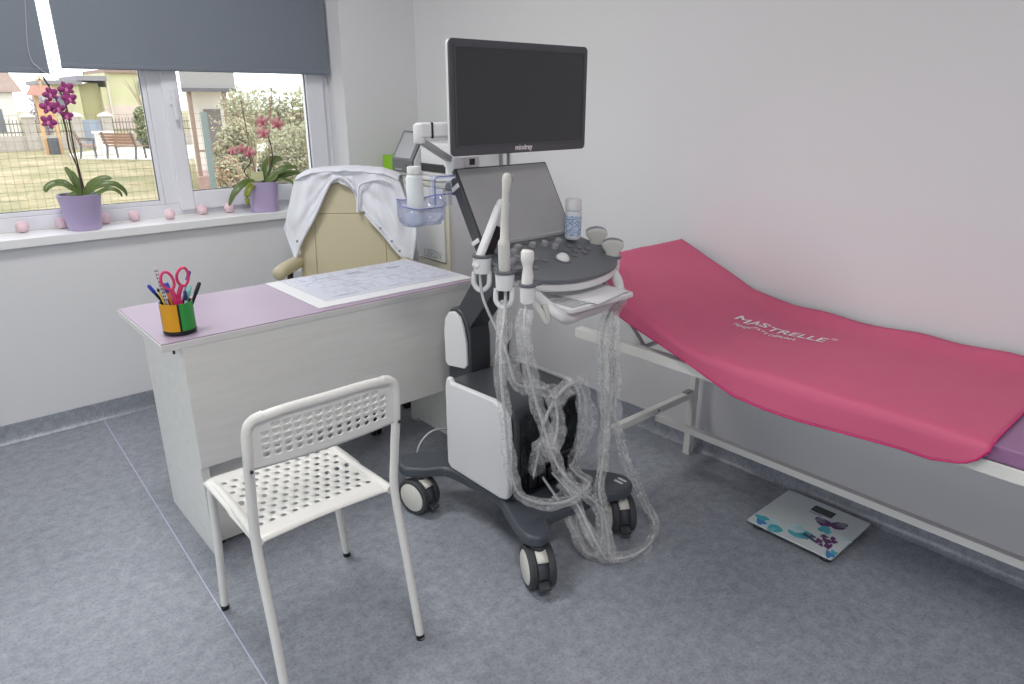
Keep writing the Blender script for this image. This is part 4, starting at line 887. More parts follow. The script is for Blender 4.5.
M_coat = mat('white_cotton', (226, 228, 236), .85, bump=.25, bscale=45)
CT = thing('white_coat', 'white lab coat draped over the office chair back', 'coat', (1.585, 2.95, .7), R(-41.4))
HS_ = [(-.31, .86), (-.295, .80), (-.265, .705), (-.225, .785), (-.163, .900), (-.115, 1.010), (-.086, 1.055), (-.043, 1.062), (.014, 1.035), (.038, 1.01), (.045, .925), (.080, .930), (.086, .915), (.115, .870), (.17, .810), (.22, .745), (.262, .700), (.295, .700), (.315, .80)]
def hemc(s):
    for (a, za), (c, zc) in zip(HS_, HS_[1:]):
        if a <= s <= c: return za + (zc - za) * (s - a) / (c - a)
    return .86
def coat_pt(u, v):
    s = -.31 + .625 * u
    ztop = 1.120 + .008 * math.cos(s * 9) - 2.2 * max(0, abs(s) - .20) ** 2
    # v: 0 back hem .. .40 top rear .. .55 top front .. 1 front hem
    n = noise.noise(Vector((s * 9, v * 5, 3))) ; n2 = noise.noise(Vector((s * 22 + 4, v * 8, 9)))
    if v < .40:
        t = v / .40; z = .60 + (ztop - .60) * t; y = .135 + .02 * n + .012 * n2; w_ = 1.0 - .24 * t
        z -= .02 * t * t
    elif v < .55:
        t = (v - .40) / .15; a = math.pi * t; z = ztop - .02 + .022 * math.sin(a) + .004 * n2; y = .062 + .073 * math.cos(a) + .004 * n; w_ = .76
    else:
        t = (v - .55) / .45; zh = hemc(s); z = ztop - .02 + (zh - ztop + .02) * t
        drop = ztop - z; w_ = .76 + min(.24, drop * 1.0)
        y = (z - .6) * .11 - .052 - .014 * max(-1, n) - .013 * n2 - .011 * math.sin(s * 30 + z * 9) * min(1, drop * 5)  - .02 * min(1, drop * 2) * abs(math.sin(s * 11))
        if t > .9: y -= .004
    return Vector((s * w_, y, z - .7))
lp(MB().grid(coat_pt, 90, 90), 'coat_cloth', M_coat, CT, smooth=70, solid=.003)
# front placket folds, collar roll and buttons
def fold(ss, off, r, name):
    pts = []
    for s, z in ss:
        drop = 1.10 - z; w_ = .76 + min(.24, drop * 1.0); pts.append((s * w_, (z - .6) * .11 - .075 - off, z - .7))
    lp(MB().tube(smooth_path(pts, 5), r, 8), name, M_coat, CT, smooth=60)
fold([(-.255, .72), (-.22, .80), (-.163, .905), (-.115, 1.02), (-.08, 1.07), (-.03, 1.085), (.02, 1.06), (.045, 1.03)], -.004, .007, 'collar_edge')
fold([(.05, .93), (.062, 1.0), (.07, 1.04), (.10, 1.06), (.2, 1.075), (.26, 1.06)], -.002, .006, 'collar_edge')
fold([(.085, .92), (.12, .875), (.17, .815), (.22, .75), (.26, .71)], 0, .005, 'placket')
for s, z in ((-.235, .80), (.155, .86), (.205, .80), (.24, .755)):
    drop = 1.10 - z; w_ = .76 + min(.24, drop * 1.0)
    lp(MB().lathe([(.006, 0), (.006, .003)], (s * w_, (z - .6) * .11 - .096, z - .7), 10, axis=(0, -1, 0)), 'button', mat('button_grey', (150, 150, 160), .4), CT)

# ------------------------------------------------------------------ side cabinet and what stands on it
CB = thing('storage_cabinet', 'white two door storage cabinet in the corner behind the desk', 'cabinet', (2.16, 3.09, 0))
M_cab = mat('cabinet_white', (226, 225, 226), .45); M_ccream = mat('cabinet_cream', (214, 210, 190), .5)
MB().box(1.998, 2.345, 2.722, 3.455, .06, 1.02).build('carcass', M_cab, CB)
MB().box(2.02, 2.345, 2.735, 3.45, 0, .0599).build('plinth', M_ccream, CB)
MB().box(1.975, 2.35, 2.712, 3.46, 1.0202, 1.042).build('cabinet_top', M_ccream, CB, bevel=.002)
MB().box(1.990, 1.9978, 2.716, 2.742, .06, 1.02).build('edge_strip', M_ccream, CB)
MB().box(1.990, 1.9978, 2.742, 3.455, .615, .648).build('edge_strip', M_ccream, CB)
up = MB().box(1.980, 1.9975, 2.745, 3.452, .655, 1.017).build('door', M_cab, CB, bevel=.002)
lo = MB().box(1.980, 1.9975, 2.745, 3.452, .065, .610).build('door', M_cab, CB, bevel=.002)
for d, z in ((up, .86), (lo, .5)): MB().tube(smooth_path([(1.98, 3.40, z), (1.965, 3.40, z + .01), (1.965, 3.40, z + .10), (1.98, 3.40, z + .11)], 4), .004, 8).build('handle', M_chrome, d)
b = text_mesh('LIBEDIV', .058); w = max(v.x for v in b.v)
b.v = [Vector((1.9794, 2.925 - p.x / w * .155, .665 + p.y * 1.0)) for p in b.v]
b.build('lettering', mat('pencil_grey', (165, 164, 165), .6), up)
# tall box-shaped analyser with tilted screen
AN = thing('desktop_analyser', 'white desktop analyser with tilted dark screen on the cabinet', 'device', (2.10, 3.13, 1.042))
sidep = [(2.005, 1.060), (2.012, 1.052), (2.25, 1.052), (2.26, 1.07), (2.26, 1.24), (2.24, 1.262), (2.10, 1.265), (2.085, 1.262), (2.007, 1.125)]
b = MB(); b.prism([(p[0], p[1]) for p in sidep], 3.02, 3.21, 'y'); b.build('housing', M_white, AN, bevel=.01, bseg=3)
MB().box(2.02, 2.25, 3.03, 3.20, 1.0422, 1.053).build('foot_plate', mat('foot_mid', (170, 170, 172), .5), AN)
fp = MB().hexa([(1.994, 3.022, 1.068), (1.994, 3.208, 1.068), (2.006, 3.208, 1.068), (2.006, 3.022, 1.068)], [(1.994, 3.022, 1.128), (1.994, 3.208, 1.128), (2.006, 3.208, 1.128), (2.006, 3.022, 1.128)]).build('front_plate', mat('plate_grey', (96, 98, 101), .4), AN, bevel=.002)
fs = MB().hexa([(1.992, 3.022, 1.129), (1.992, 3.208, 1.129), (2.004, 3.208, 1.127), (2.004, 3.022, 1.127)], [(2.076, 3.022, 1.270), (2.076, 3.208, 1.270), (2.088, 3.208, 1.264), (2.088, 3.022, 1.264)]).build('screen_plate', mat('mid_grey', (112, 114, 118), .4), AN, bevel=.002)
MB().hexa([(1.9955, 3.042, 1.140), (1.9955, 3.188, 1.140), (2.002, 3.188, 1.138), (2.002, 3.042, 1.138)], [(2.0680, 3.042, 1.2605), (2.0680, 3.188, 1.2605), (2.075, 3.188, 1.257), (2.075, 3.042, 1.257)]).build('screen', mat('grey_lcd', (176, 177, 181), .25), fs)
MB().box(1.9925, 1.994, 3.055, 3.073, 1.085, 1.108).build('card_slot', M_black, fp); MB().box(1.9928, 1.994, 3.12, 3.18, 1.078, 1.086).build('lettering_strip', mat('strip', (160, 160, 165), .5), fp)
# printer
PR = thing('laser_printer', 'white office printer with output tray on the cabinet', 'printer', (2.16, 2.87, 1.042))
MB().box(2.03, 2.335, 2.735, 3.0, 1.0622, 1.225).build('housing', M_white, PR, bevel=.012, bseg=3)
MB().box(2.025, 2.04, 2.75, 2.985, 1.083, 1.115).build('output_slot', M_black, PR)
MB().box(2.020, 2.034, 2.80, 2.985, 1.1155, 1.122).build('slot_lip', M_rubber, PR)
pt_ = [(1.990, 2.80), (1.984, 2.87), (1.990, 2.955), (2.04, 2.99), (2.06, 2.99), (2.06, 2.745), (2.04, 2.745)]
MB().prism(pt_, 1.0455, 1.064).build('output_tray', M_white, PR, bevel=.005)
MB().box(2.06, 2.32, 2.75, 2.99, 1.0422, 1.0621).build('foot_frame', M_white, PR)
for dx in (0, .012): MB().tube(smooth_path([(2.335, 2.775 - dx, 1.16), (2.349, 2.705 - dx, 1.20), (2.350, 2.700 - dx, 1.0), (2.349, 2.69 - dx, .7), (2.348, 2.70 - dx, .5), (2.347, 2.695 - dx, .3), (2.345, 2.70 - dx, .10), (2.322, 2.70 - dx, .02)], 8), .0028, 8).build('power_cable', M_black, PR, smooth=50)
# green carton behind
GB = thing('green_carton', 'bright green cardboard carton behind the analyser', 'carton', (2.13, 3.335, 1.042))
b = MB().box(2.06, 2.20, 3.265, 3.41, 1.0422, 1.135); b.build('carton', mat('lime_card', (140, 196, 40), .55), GB, bevel=.002)
MB().hexa([(2.06, 3.265, 1.1352), (2.20, 3.265, 1.1352), (2.20, 3.28, 1.1352), (2.06, 3.28, 1.1352)], [(2.04, 3.265, 1.150), (2.2, 3.265, 1.158), (2.2, 3.278, 1.16), (2.04, 3.278, 1.152)]).build('flap', mat('flap_card', (186, 168, 130), .6), GB)

# ------------------------------------------------------------------ window sill: orchids and pink balls
M_pot = mat('lilac_pot', (182, 166, 204), .4); M_soil = mat('bark', (70, 52, 38), .9, bump=.8, bscale=60, var=.4, vscale=50)
M_leaf = mat('orchid_leaf', (92, 112, 58), .35, var=.2, vscale=14); M_leaf2 = mat('orchid_leaf_yellow', (130, 140, 40), .4)
M_stem = mat('orchid_stem', (58, 48, 44), .5); M_cane = mat('cane', (112, 96, 70), .6); M_cane2 = mat('cane_rose', (176, 134, 120), .6)
def strap_leaf(parent, pts, wmax, m, twist=0):
    p = smooth_path(pts, 6); n = len(p); b = MB(); vs = []
    for i, q in enumerate(p):
        t = i / (n - 1); tan = (p[min(i + 1, n - 1)] - p[max(i - 1, 0)]).normalized(); sd = tan.cross(Vector((0, 0, 1)))
        if sd.length < .2: sd = tan.cross(Vector((0, 1, 0)))
        sd.normalize(); sd = min((Matrix.Rotation(a_, 3, tan) @ sd for a_ in (R(48), R(-48))), key=lambda q_: (q_.cross(tan) * (1 if q_.cross(tan).z > 0 else -1)).y); up_ = sd.cross(tan); w_ = .8 * wmax * (math.sin(math.pi * min(1, .12 + t * .88)) ** .55) * (.55 + .45 * min(1, t * 3)) + .0006
        for k in (-1, -.5, 0, .5, 1): vs.append(q + sd * w_ * k + up_ * (abs(k) * w_ * .28))
    b.add(vs, [(i * 5 + k, i * 5 + k + 1, i * 5 + 5 + k + 1, i * 5 + 5 + k) for i in range(n - 1) for k in range(4)])
    return b.build('leaf', m, parent, smooth=60, solid=.0015)
def flower(parent, c, facing, size, mp, ml, tilt=0):
    c = Vector(c); f = Vector(facing).normalized(); x = f.cross(Vector((0, 0, 1))).normalized(); y = x.cross(f).normalized()
    b = MB(); b.ball(c + f * .006, .0055 * size / .03, 8, 6, (1, 1, 1)); b.tube([c + f * .006, c + f * .012 - y * .008, c + f * .010 - y * .016], [.005 * size / .03, .006 * size / .03, .002], 8)
    fl = b.build('flower', ml, parent, smooth=60)
    for a, l, w_ in ((90, 1, .62), (18, 1.05, .85), (162, 1.05, .85), (-48, .95, .6), (228, .95, .6)):
        a = R(a + tilt); d = x * math.cos(a) + y * math.sin(a); s = d.cross(f); vs = []; n = 7
        for i in range(n):
            t = i / (n - 1); ww = size * w_ * .46 * math.sin(math.pi * (.1 + .82 * t)) ** .7
            for k in (-1, 0, 1): vs.append(c + d * size * l * t * .95 + s * ww * k + f * (.10 * size * t * t - .05 * size * abs(k)))
        MB().add(vs, [(i * 3 + k, i * 3 + k + 1, i * 3 + 4 + k, i * 3 + 3 + k) for i in range(n - 1) for k in range(2)]).build('petal', mp, fl, smooth=60, solid=.0012)
ZSL = .8792
O1 = thing('potted_orchid', 'purple flowering orchid in a round lilac pot on the sill', 'potted plant', (.606, 3.548, ZSL))
c1 = (.606, 3.548, ZSL)
MB().lathe([(.0, 0), (.060, 0), (.063, .003), (.086, .150), (.0875, .153), (.085, .154), (.083, .150), (.080, .125), (.0, .123)], c1, 36).build('pot', M_pot, O1, smooth=35)
MB().lathe([(.078, .126), (.05, .140), (.0, .146)], c1, 20).build('bark_soil', M_soil, O1, smooth=60)
b0 = Vector((.622, 3.548, 1.015))
for pts, w_ in (([b0, (.57, 3.52, 1.062), (.53, 3.50, 1.088), (.49, 3.495, 1.075), (.478, 3.49, 1.055)], .019), ([b0, (.575, 3.56, 1.07), (.545, 3.575, 1.085), (.515, 3.585, 1.075)], .018), ([b0, (.66, 3.55, 1.065), (.71, 3.545, 1.09), (.745, 3.54, 1.09)], .021),
                ([b0, (.68, 3.52, 1.06), (.74, 3.51, 1.068), (.775, 3.505, 1.040), (.785, 3.505, 1.012)], .017), ([b0, (.66, 3.50, 1.03), (.71, 3.48, 1.052), (.745, 3.47, 1.040), (.757, 3.468, 1.015)], .013), ([b0, (.605, 3.60, 1.10), (.588, 3.62, 1.145)], .016), ([b0, (.618, 3.57, 1.07), (.605, 3.585, 1.13)], .014), ([b0, (.585, 3.50, 1.04), (.555, 3.48, 1.035)], .012)):
    strap_leaf(O1, pts, w_, M_leaf)
MB().tube(smooth_path([(.622, 3.55, 1.01), (.628, 3.565, 1.123), (.611, 3.57, 1.217), (.612, 3.57, 1.299), (.607, 3.57, 1.372), (.596, 3.57, 1.432), (.568, 3.57, 1.512)], 6), .0030, 8).build('stem', M_stem, O1, smooth=60)
MB().tube(smooth_path([(.633, 3.55, 1.01), (.63, 3.57, 1.153), (.628, 3.57, 1.224), (.630, 3.57, 1.319), (.630, 3.57, 1.400), (.614, 3.57, 1.470)], 6), .0030, 8).build('stem', M_stem, O1, smooth=60)
MB().tube([(.624, 3.556, 1.0), (.622, 3.578, 1.34)], .0018, 6).build('support_cane', M_cane, O1)
M_purp = mat('petal_purple', (152, 60, 122), .6, var=.18, vscale=70); M_lipp = mat('lip_purple', (205, 120, 170), .5)
for k, (x, z, s) in enumerate(((.579, 1.441, .031), (.560, 1.392, .033), (.590, 1.386, .031), (.551, 1.333, .032), (.637, 1.463, .033), (.639, 1.424, .032), (.622, 1.358, .026))):
    flower(O1, (x, 3.545 - .008 * (k % 3), z), (-.35 + .25 * (k % 3), -1, -.1 + .1 * (k % 2)), s, M_purp, M_lipp, 14 * (k % 4) - 20)
for k in range(3): MB().ball((.572 + .010 * k, 3.568, 1.50 - .022 * k), .0045, 8, 6, (1, 1, 1.3)).build('bud', M_stem, O1)
O2 = thing('potted_orchid', 'salmon pink orchid with two canes in a lilac pot', 'potted plant', (1.425, 3.545, ZSL))
c2 = (1.425, 3.545, ZSL)
MB().lathe([(.0, 0), (.062, 0), (.066, .004), (.078, .146), (.079, .149), (.077, .150), (.075, .146), (.073, .125), (.0, .123)], c2, 44, sq=4, rot=R(-24)).build('pot', M_pot, O2, smooth=35)
MB().lathe([(.070, .126), (.04, .138), (.0, .142)], c2, 20).build('bark_soil', M_soil, O2, smooth=60)
b0 = Vector((1.43, 3.545, 1.012))
for pts, w_, m in (([b0, (1.36, 3.52, 1.035), (1.30, 3.505, 1.02), (1.255, 3.50, .975), (1.228, 3.50, .925)], .020, M_leaf), ([b0, (1.37, 3.56, 1.03), (1.325, 3.57, 1.005), (1.288, 3.575, .96)], .018, M_leaf), ([b0, (1.35, 3.49, 1.02), (1.315, 3.475, .98), (1.31, 3.472, .915)], .019, M_leaf2),
                   ([b0, (1.46, 3.57, 1.08), (1.505, 3.58, 1.125), (1.56, 3.58, 1.13)], .033, M_leaf), ([b0, (1.49, 3.53, 1.06), (1.55, 3.52, 1.09), (1.612, 3.51, 1.088)], .020, M_leaf), ([b0, (1.50, 3.55, 1.035), (1.57, 3.55, 1.055), (1.64, 3.545, 1.058)], .026, M_leaf),
                   ([b0, (1.51, 3.50, 1.035), (1.555, 3.485, 1.02), (1.572, 3.48, .975), (1.562, 3.48, .945)], .009, M_leaf), ([b0, (1.475, 3.52, 1.04), (1.50, 3.515, 1.075)], .02, M_leaf)):
    strap_leaf(O2, pts, w_, m)
MB().tube([(1.412, 3.56, 1.0), (1.397, 3.58, 1.18), (1.382, 3.582, 1.42)], .0022, 6).build('support_cane', M_cane, O2)
MB().tube([(1.466, 3.56, 1.0), (1.50, 3.58, 1.22), (1.547, 3.582, 1.477)], .0024, 6).build('support_cane', M_cane2, O2)
MB().tube(smooth_path([(1.40, 3.55, 1.0), (1.36, 3.56, 1.055), (1.350, 3.565, 1.085), (1.385, 3.565, 1.12), (1.375, 3.55, 1.16), (1.34, 3.55, 1.19)], 6), .0028, 8).build('stem', M_stem, O2, smooth=60)
MB().tube(smooth_path([(1.447, 3.55, 1.0), (1.480, 3.56, 1.09), (1.500, 3.56, 1.14), (1.50, 3.56, 1.203), (1.485, 3.55, 1.25)], 6), .0028, 8).build('stem', M_stem, O2, smooth=60)
M_sal = mat('petal_salmon', (226, 164, 166), .6, var=.12, vscale=60); M_lips = mat('lip_salmon', (186, 72, 98), .5)
for k, (x, z, s) in enumerate(((1.294, 1.184, .023), (1.335, 1.190, .030), (1.375, 1.172, .036), (1.455, 1.318, .035), (1.458, 1.263, .036), (1.532, 1.306, .040))):
    flower(O2, (x, 3.54 - .008 * (k % 2), z), (-.5 if k == 0 else -.15 + .2 * (k % 2), -1, -.15), s, M_sal, M_lips, 10 * (k % 3) - 8)
for x, z in ((1.40, 1.05), (1.412, 1.085)): MB().box(x - .006, x + .006, 3.534, 3.546, z - .006, z + .006).build('plant_clip', mat('clip_blue', (70, 74, 140), .4), O2, bevel=.002)
MB().hexa([(1.37, 3.53, 1.03), (1.43, 3.528, 1.035), (1.43, 3.531, 1.035), (1.37, 3.533, 1.03)], [(1.375, 3.535, 1.075), (1.43, 3.533, 1.08), (1.43, 3.536, 1.08), (1.375, 3.538, 1.075)]).build('plant_tag', mat('tag_cream', (205, 205, 160), .5), O2)
M_ball = mat('pink_ball', (232, 204, 211), .8, bump=.5, bscale=160, var=.08, vscale=60)
for x, y, lab in ((.385, 3.628, 'pale pink ball on the sill apart from the purple orchid pot'), (.532, 3.630, 'pale pink ball half hidden behind the round pot on its open side'), (.706, 3.640, 'pale pink ball peeking out behind the round pot, mullion side'),
                  (.830, 3.635, 'pale pink ball on the sill between round pot and mullion'), (.972, 3.582, 'pale pink ball on the sill in front of the window mullion'), (1.138, 3.625, 'pale pink ball on the sill at the opening sash corner'), (1.262, 3.600, 'pale pink ball on the sill under the drooping orchid leaf')):
    b = MB().ball((x, y, ZSL + .0245), .0255, 20, 12)
    for i, v in enumerate(b.v):
        d = v - Vector((x, y, ZSL + .0245)); b.v[i] = Vector((x, y, ZSL + .0245)) + d * (1 + .03 * noise.noise(v * 90))
        b.v[i].z = max(b.v[i].z, ZSL + .0002)
    b.build('cotton_ball', M_ball, org=(x, y, ZSL), smooth=80, label=lab, cat='ball', group='pink balls on the window sill')

# ------------------------------------------------------------------ outside
def ground_mat(name, c1, c2, c3, sc_):
    m = bpy.data.materials.new(name); m.use_nodes = True; nt = m.node_tree; b = nt.nodes['Principled BSDF']
    tc = nt.nodes.new('ShaderNodeTexCoord'); n1 = nt.nodes.new('ShaderNodeTexNoise'); n1.inputs['Scale'].default_value = sc_; n1.inputs['Detail'].default_value = 10; n1.inputs['Roughness'].default_value = .7
    nt.links.new(tc.outputs['Object'], n1.inputs[0]); r = nt.nodes.new('ShaderNodeValToRGB'); e = r.color_ramp.elements
    e[0].position = .35; e[0].color = rgb(*c1); e[1].position = .62; e[1].color = rgb(*c2); k = e.new(.5); k.color = rgb(*c3)
    nt.links.new(n1.outputs[0], r.inputs[0]); nt.links.new(r.outputs[0], b.inputs['Base Color']); b.inputs['Roughness'].default_value = .95; return m
M_lawn = ground_mat('dry_lawn', (116, 118, 80), (172, 154, 126), (144, 134, 98), .9)
MB().box(-90, 90, -90, 160, GZ - .4, GZ).build('lawn', M_lawn, label='patchy dry lawn outside the window', cat='lawn', kind='structure')
M_conc = mat('pale_concrete', (206, 200, 190), .9, var=.06, vscale=1)
MB().prism([(5.1, 29.6), (8.0, 26.6), (12.5, 29.5), (15, 35), (8, 35.4), (5.5, 32.5)], GZ + .002, GZ + .03).build('paved_court', M_conc, label='pale paved court around the park benches', cat='pavement', kind='structure')
MB().prism([(8.3, 26.5), (7.0, 22.0), (9.5, 15.5), (14, 13), (15, 15.5), (10.5, 20.0)], GZ + .002, GZ + .03).build('garden_path', M_conc, label='pale garden path beyond the wire fence', cat='path', kind='structure')
# garden wall with pillars and iron railing
M_stone = mat('stone_pillar', (178, 170, 162), .9, var=.1, vscale=6); M_cap = mat('pillar_cap', (222, 216, 212), .9); M_iron = mat('iron', (92, 90, 94), .6)
GW = thing('garden_wall', 'stone garden wall with capped pillars and iron railing', 'wall', (6, 36, GZ))
def railing(x0, x1):
    MB().box(x0, x1, 35.9, 36.1, GZ, .0).build('low_wall', M_stone, GW)
    MB().box(x0, x1, 35.98, 36.02, .12, .16).box(x0, x1, 35.98, 36.02, .46, .50).build('rail', M_iron, GW)
    n = int((x1 - x0) / .13)
    for k in range(n): MB().box(x0 + (k + .5) * (x1 - x0) / n - .012, x0 + (k + .5) * (x1 - x0) / n + .012, 35.99, 36.01, .0, .62 + .06 * math.sin(math.pi * (k + .5) / n)).build('baluster', M_iron, GW)
px_ = [.9, 2.85, 4.86, 6.60, 7.76, 9.9, 12]
for x in px_:
    p = MB().box(x - .2, x + .2, 35.8, 36.2, GZ, .74).build('pillar', M_stone, GW)
    MB().add([(x - .26, 35.74, .741), (x + .26, 35.74, .741), (x + .26, 36.26, .741), (x - .26, 36.26, .741), (x - .26, 35.74, .80), (x + .26, 35.74, .80), (x + .26, 36.26, .80), (x - .26, 36.26, .80), (x, 36, .93)], [(0, 3, 2, 1), (0, 1, 5, 4), (1, 2, 6, 5), (2, 3, 7, 6), (3, 0, 4, 7), (4, 5, 8), (5, 6, 8), (6, 7, 8), (7, 4, 8)]).build('cap', M_cap, p)
for a, c in zip(px_, px_[1:]):
    if a != 6.60: railing(a + .2, c - .2)
gt = MB().box(6.82, 7.54, 35.97, 36.03, GZ + .05, .6).build('gate_leaf', mat('gate_blue', (150, 160, 176), .7), GW)
# benches and white block
M_bw = mat('bench_wood', (150, 112, 92), .7)
def bench(x, y, rz, lab):
    t = thing('park_bench', lab, 'bench', (x, y, GZ + .03), rz)
    for k in range(4): lp(MB().box(-.7, .7, -.10 + k * .11, -.02 + k * .11, .42, .45), 'seat_slat', M_bw, t)
    for k in range(4): lp(MB().hexa([(-.7, .36 + k * .03, .50 + k * .1), (.7, .36 + k * .03, .50 + k * .1), (.7, .39 + k * .03, .50 + k * .1), (-.7, .39 + k * .03, .50 + k * .1)], [(-.7, .385 + k * .03, .585 + k * .1), (.7, .385 + k * .03, .585 + k * .1), (.7, .415 + k * .03, .585 + k * .1), (-.7, .415 + k * .03, .585 + k * .1)]), 'back_slat', M_bw, t)
    for s in (-.6, .6):
        lp(MB().beam((s, -.08, 0), (s, -.05, .42), .05, .05).beam((s, .42, 0), (s, .34, .42), .05, .05).beam((s, .34, .42), (s, .50, .92), .05, .05).beam((s, -.08, .62), (s, .42, .66), .05, .04).beam((s, -.06, .42), (s, -.08, .62), .04, .04), 'end_frame', M_iron, t)
bench(5.85, 29.9, R(78), 'wooden park bench seen end on beside the white block')
bench(6.75, 28.6, R(125), 'wooden park bench with dark iron arms on the paved court')
WB = thing('white_block', 'white rendered block with flat cap between the benches', 'block', (6.5, 31, GZ + .03))
MB().box(6.25, 6.75, 30.75, 31.25, GZ + .03, .22).build('shaft', M_cap, WB); MB().box(6.18, 6.82, 30.68, 31.32, .2202, .30).build('cap', mat('cap_white', (235, 232, 230), .8), WB)
# wooden wayside cross shrine
WS = thing('wayside_shrine', 'small orange wooden shrine with tiled roof and a cross', 'shrine', (5.15, 33, GZ))
M_ow = mat('orange_wood', (200, 160, 120), .7, var=.08, vscale=5); M_tile = mat('shrine_tile', (168, 122, 108), .8)
for x in (4.88, 5.36): MB().box(x - .06, x + .06, 32.94, 33.06, GZ, 1.58).build('post', M_ow, WS)
MB().box(4.82, 5.42, 32.9, 33.1, .55, 1.25).build('panel', M_ow, WS)
MB().add([(4.62, 32.6, 1.58), (5.62, 32.6, 1.58), (5.62, 33.4, 1.58), (4.62, 33.4, 1.58), (4.80, 33, 1.95), (5.44, 33, 1.95)], [(0, 3, 2, 1), (0, 1, 5, 4), (1, 2, 5), (2, 3, 4, 5), (3, 0, 4)]).build('roof', M_tile, WS)
MB().box(5.09, 5.15, 32.97, 33.03, 1.9, 2.3).build('cross', M_ow, WS); MB().box(4.98, 5.26, 32.97, 33.03, 2.12, 2.18).build('cross', M_ow, WS)
MB().box(4.95, 5.30, 32.8, 33.2, GZ, .02).build('plinth', M_slate, WS)
# houses
M_hw = mat('house_white', (226, 220, 214), .9, var=.04, vscale=1); M_roof = mat('brown_roof', (150, 128, 118), .9, var=.12, vscale=4)
H1 = thing('cottage', 'white cottage with a steep brown roof past the wall', 'house', (3, 46, GZ))
MB().box(-3, 5.55, 44, 52, GZ, 1.8).build('house_wall', M_hw, H1)
MB().add([(-3.4, 43.7, 1.8), (5.95, 43.7, 1.8), (5.95, 52.3, 1.8), (-3.4, 52.3, 1.8), (-3.4, 48, 5.2), (4.9, 48, 5.2)], [(0, 3, 2, 1), (0, 1, 5, 4), (1, 2, 5), (2, 3, 4, 5), (3, 0, 4)]).build('roof', M_roof, H1)
for x in (3.2, 4.6):
    w1 = MB().box(x - .35, x + .35, 43.96, 43.999, -.1, 1.0).build('window', mat('dark_pane', (110, 112, 122), .3), H1); MB().box(x - .02, x + .02, 43.93, 43.959, -.1, 1.0).build('window_bar', M_hw, w1)
M_lime = mat('lime_render', (196, 193, 156), .9, var=.05, vscale=1); M_grey_roof = mat('grey_slate', (138, 134, 140), .9); M_blush = mat('blush_base', (206, 188, 180), .9, var=.05, vscale=2)
H2 = thing('lime_house', 'lime green rendered house with dark slate roof behind the shrine', 'house', (11, 60, GZ))
def bx(n, m, *a): return MB().box(*a).build(n, m, H2)
bx('house_wall', M_lime, 9.5, 11.6, 60, 66, GZ, 2.45); bx('house_wall', mat('olive_render', (172, 167, 126), .9), 11.601, 12.95, 60.4, 66, GZ, 2.55)
bx('house_wall', M_lime, 12.951, 13.4, 59.8, 66, GZ, 2.3); bx('house_wall', M_lime, 13.401, 17.4, 60, 67, 1.05, 3.3); bx('base_wall', M_blush, 12.96, 17.4, 59.75, 67, GZ, 1.049)
bx('roof', M_grey_roof, 9.3, 11.8, 59.6, 66, 2.451, 2.72); bx('roof', M_grey_roof, 11.5, 13.399, 59.5, 66, 2.73, 3.05); bx('roof', M_roof, 13.402, 17.6, 59.7, 67, 3.301, 3.55)
bx('drainpipe', M_conc, 13.36, 13.46, 59.6, 59.74, GZ, 2.9)
for x, z in ((10.1, .9), (15.9, 1.75)):
    w1 = bx('window', mat('dark_pane', (110, 112, 122), .3), x - .4, x + .4, 59.7, 59.8, z, z + 1.0); MB().box(x - .45, x + .45, 59.64, 59.699, z - .1, z - .01).build('window_ledge', M_hw, w1)
H3 = thing('porch_house', 'white house with a grey fascia and brown porch posts', 'house', (6, 19, GZ))
M_fasc = mat('grey_fascia', (150, 146, 146), .8); M_bp = mat('porch_post', (146, 122, 108), .8)
MB().prism([(5.42, 17.5), (6.66, 17.5), (9.3, 25), (7.75, 25)], 1.66, 2.3).build('fascia', M_fasc, H3); MB().box(5.42, 6.66, 17.44, 17.49, 1.60, 1.68).build('gutter', M_iron, H3)
MB().prism([(5.98, 19.0), (6.9, 19.0), (8.8, 24.5), (7.7, 24.5)], GZ, 1.659).build('house_wall', M_hw, H3)
for x in (5.62, 6.42): MB().box(x - .04, x + .04, 17.6, 17.68, GZ, 1.659).build('post', M_bp, H3)
MB().box(5.66, 6.38, 17.62, 17.66, .25, .30).build('porch_rail', M_bp, H3)
d3 = MB().box(6.35, 6.75, 18.95, 18.999, GZ + .3, 1.2).build('door', mat('porch_door', (120, 112, 112), .7), H3)
MB().prism([(5.5, 17.5), (6.6, 17.5), (7.1, 18.95), (5.95, 18.95)], GZ + .001, GZ + .3).build('porch_deck', mat('porch_brick', (176, 146, 138), .9), H3)
# shrubs and trees
def foliage(name, label, blobs, trunk, n, leaf, cols, seed, cat='bush'):
    rnd = random.Random(seed); bx_, by_ = trunk[0][:2]; t = thing(name, label, cat, (bx_, by_, GZ))
    for p in trunk[1:]:
        MB().tube([trunk[0], p], [.06, .015], 6).build('branch', M_bp, t)
    for ci, c in enumerate(cols):
        b = MB()
        for k in range(n // len(cols)):
            (x, y, z, rx, ry, rz) = rnd.choice(blobs)
            d = Vector((rnd.gauss(0, 1), rnd.gauss(0, 1), rnd.gauss(0, 1))).normalized() * rnd.random() ** .4
            p = Vector((x + d.x * rx, y + d.y * ry, max(GZ + .02, z + d.z * rz))); q = Vector((rnd.uniform(-1, 1), rnd.uniform(-1, 1), rnd.uniform(-1, 1))).normalized(); u = q.orthogonal().normalized()
            b.add([p - q * leaf, p + u * leaf * .5, p + q * leaf, p - u * leaf * .5], [(0, 1, 2, 3)])
        b.build('foliage', c, t, kind='stuff')
    return t
F1, F2, F3, F4 = mat('leaf_olive', (150, 146, 112), .8), mat('leaf_sage', (170, 168, 140), .8), mat('leaf_rust', (172, 138, 112), .8), mat('leaf_green', (110, 128, 82), .8)
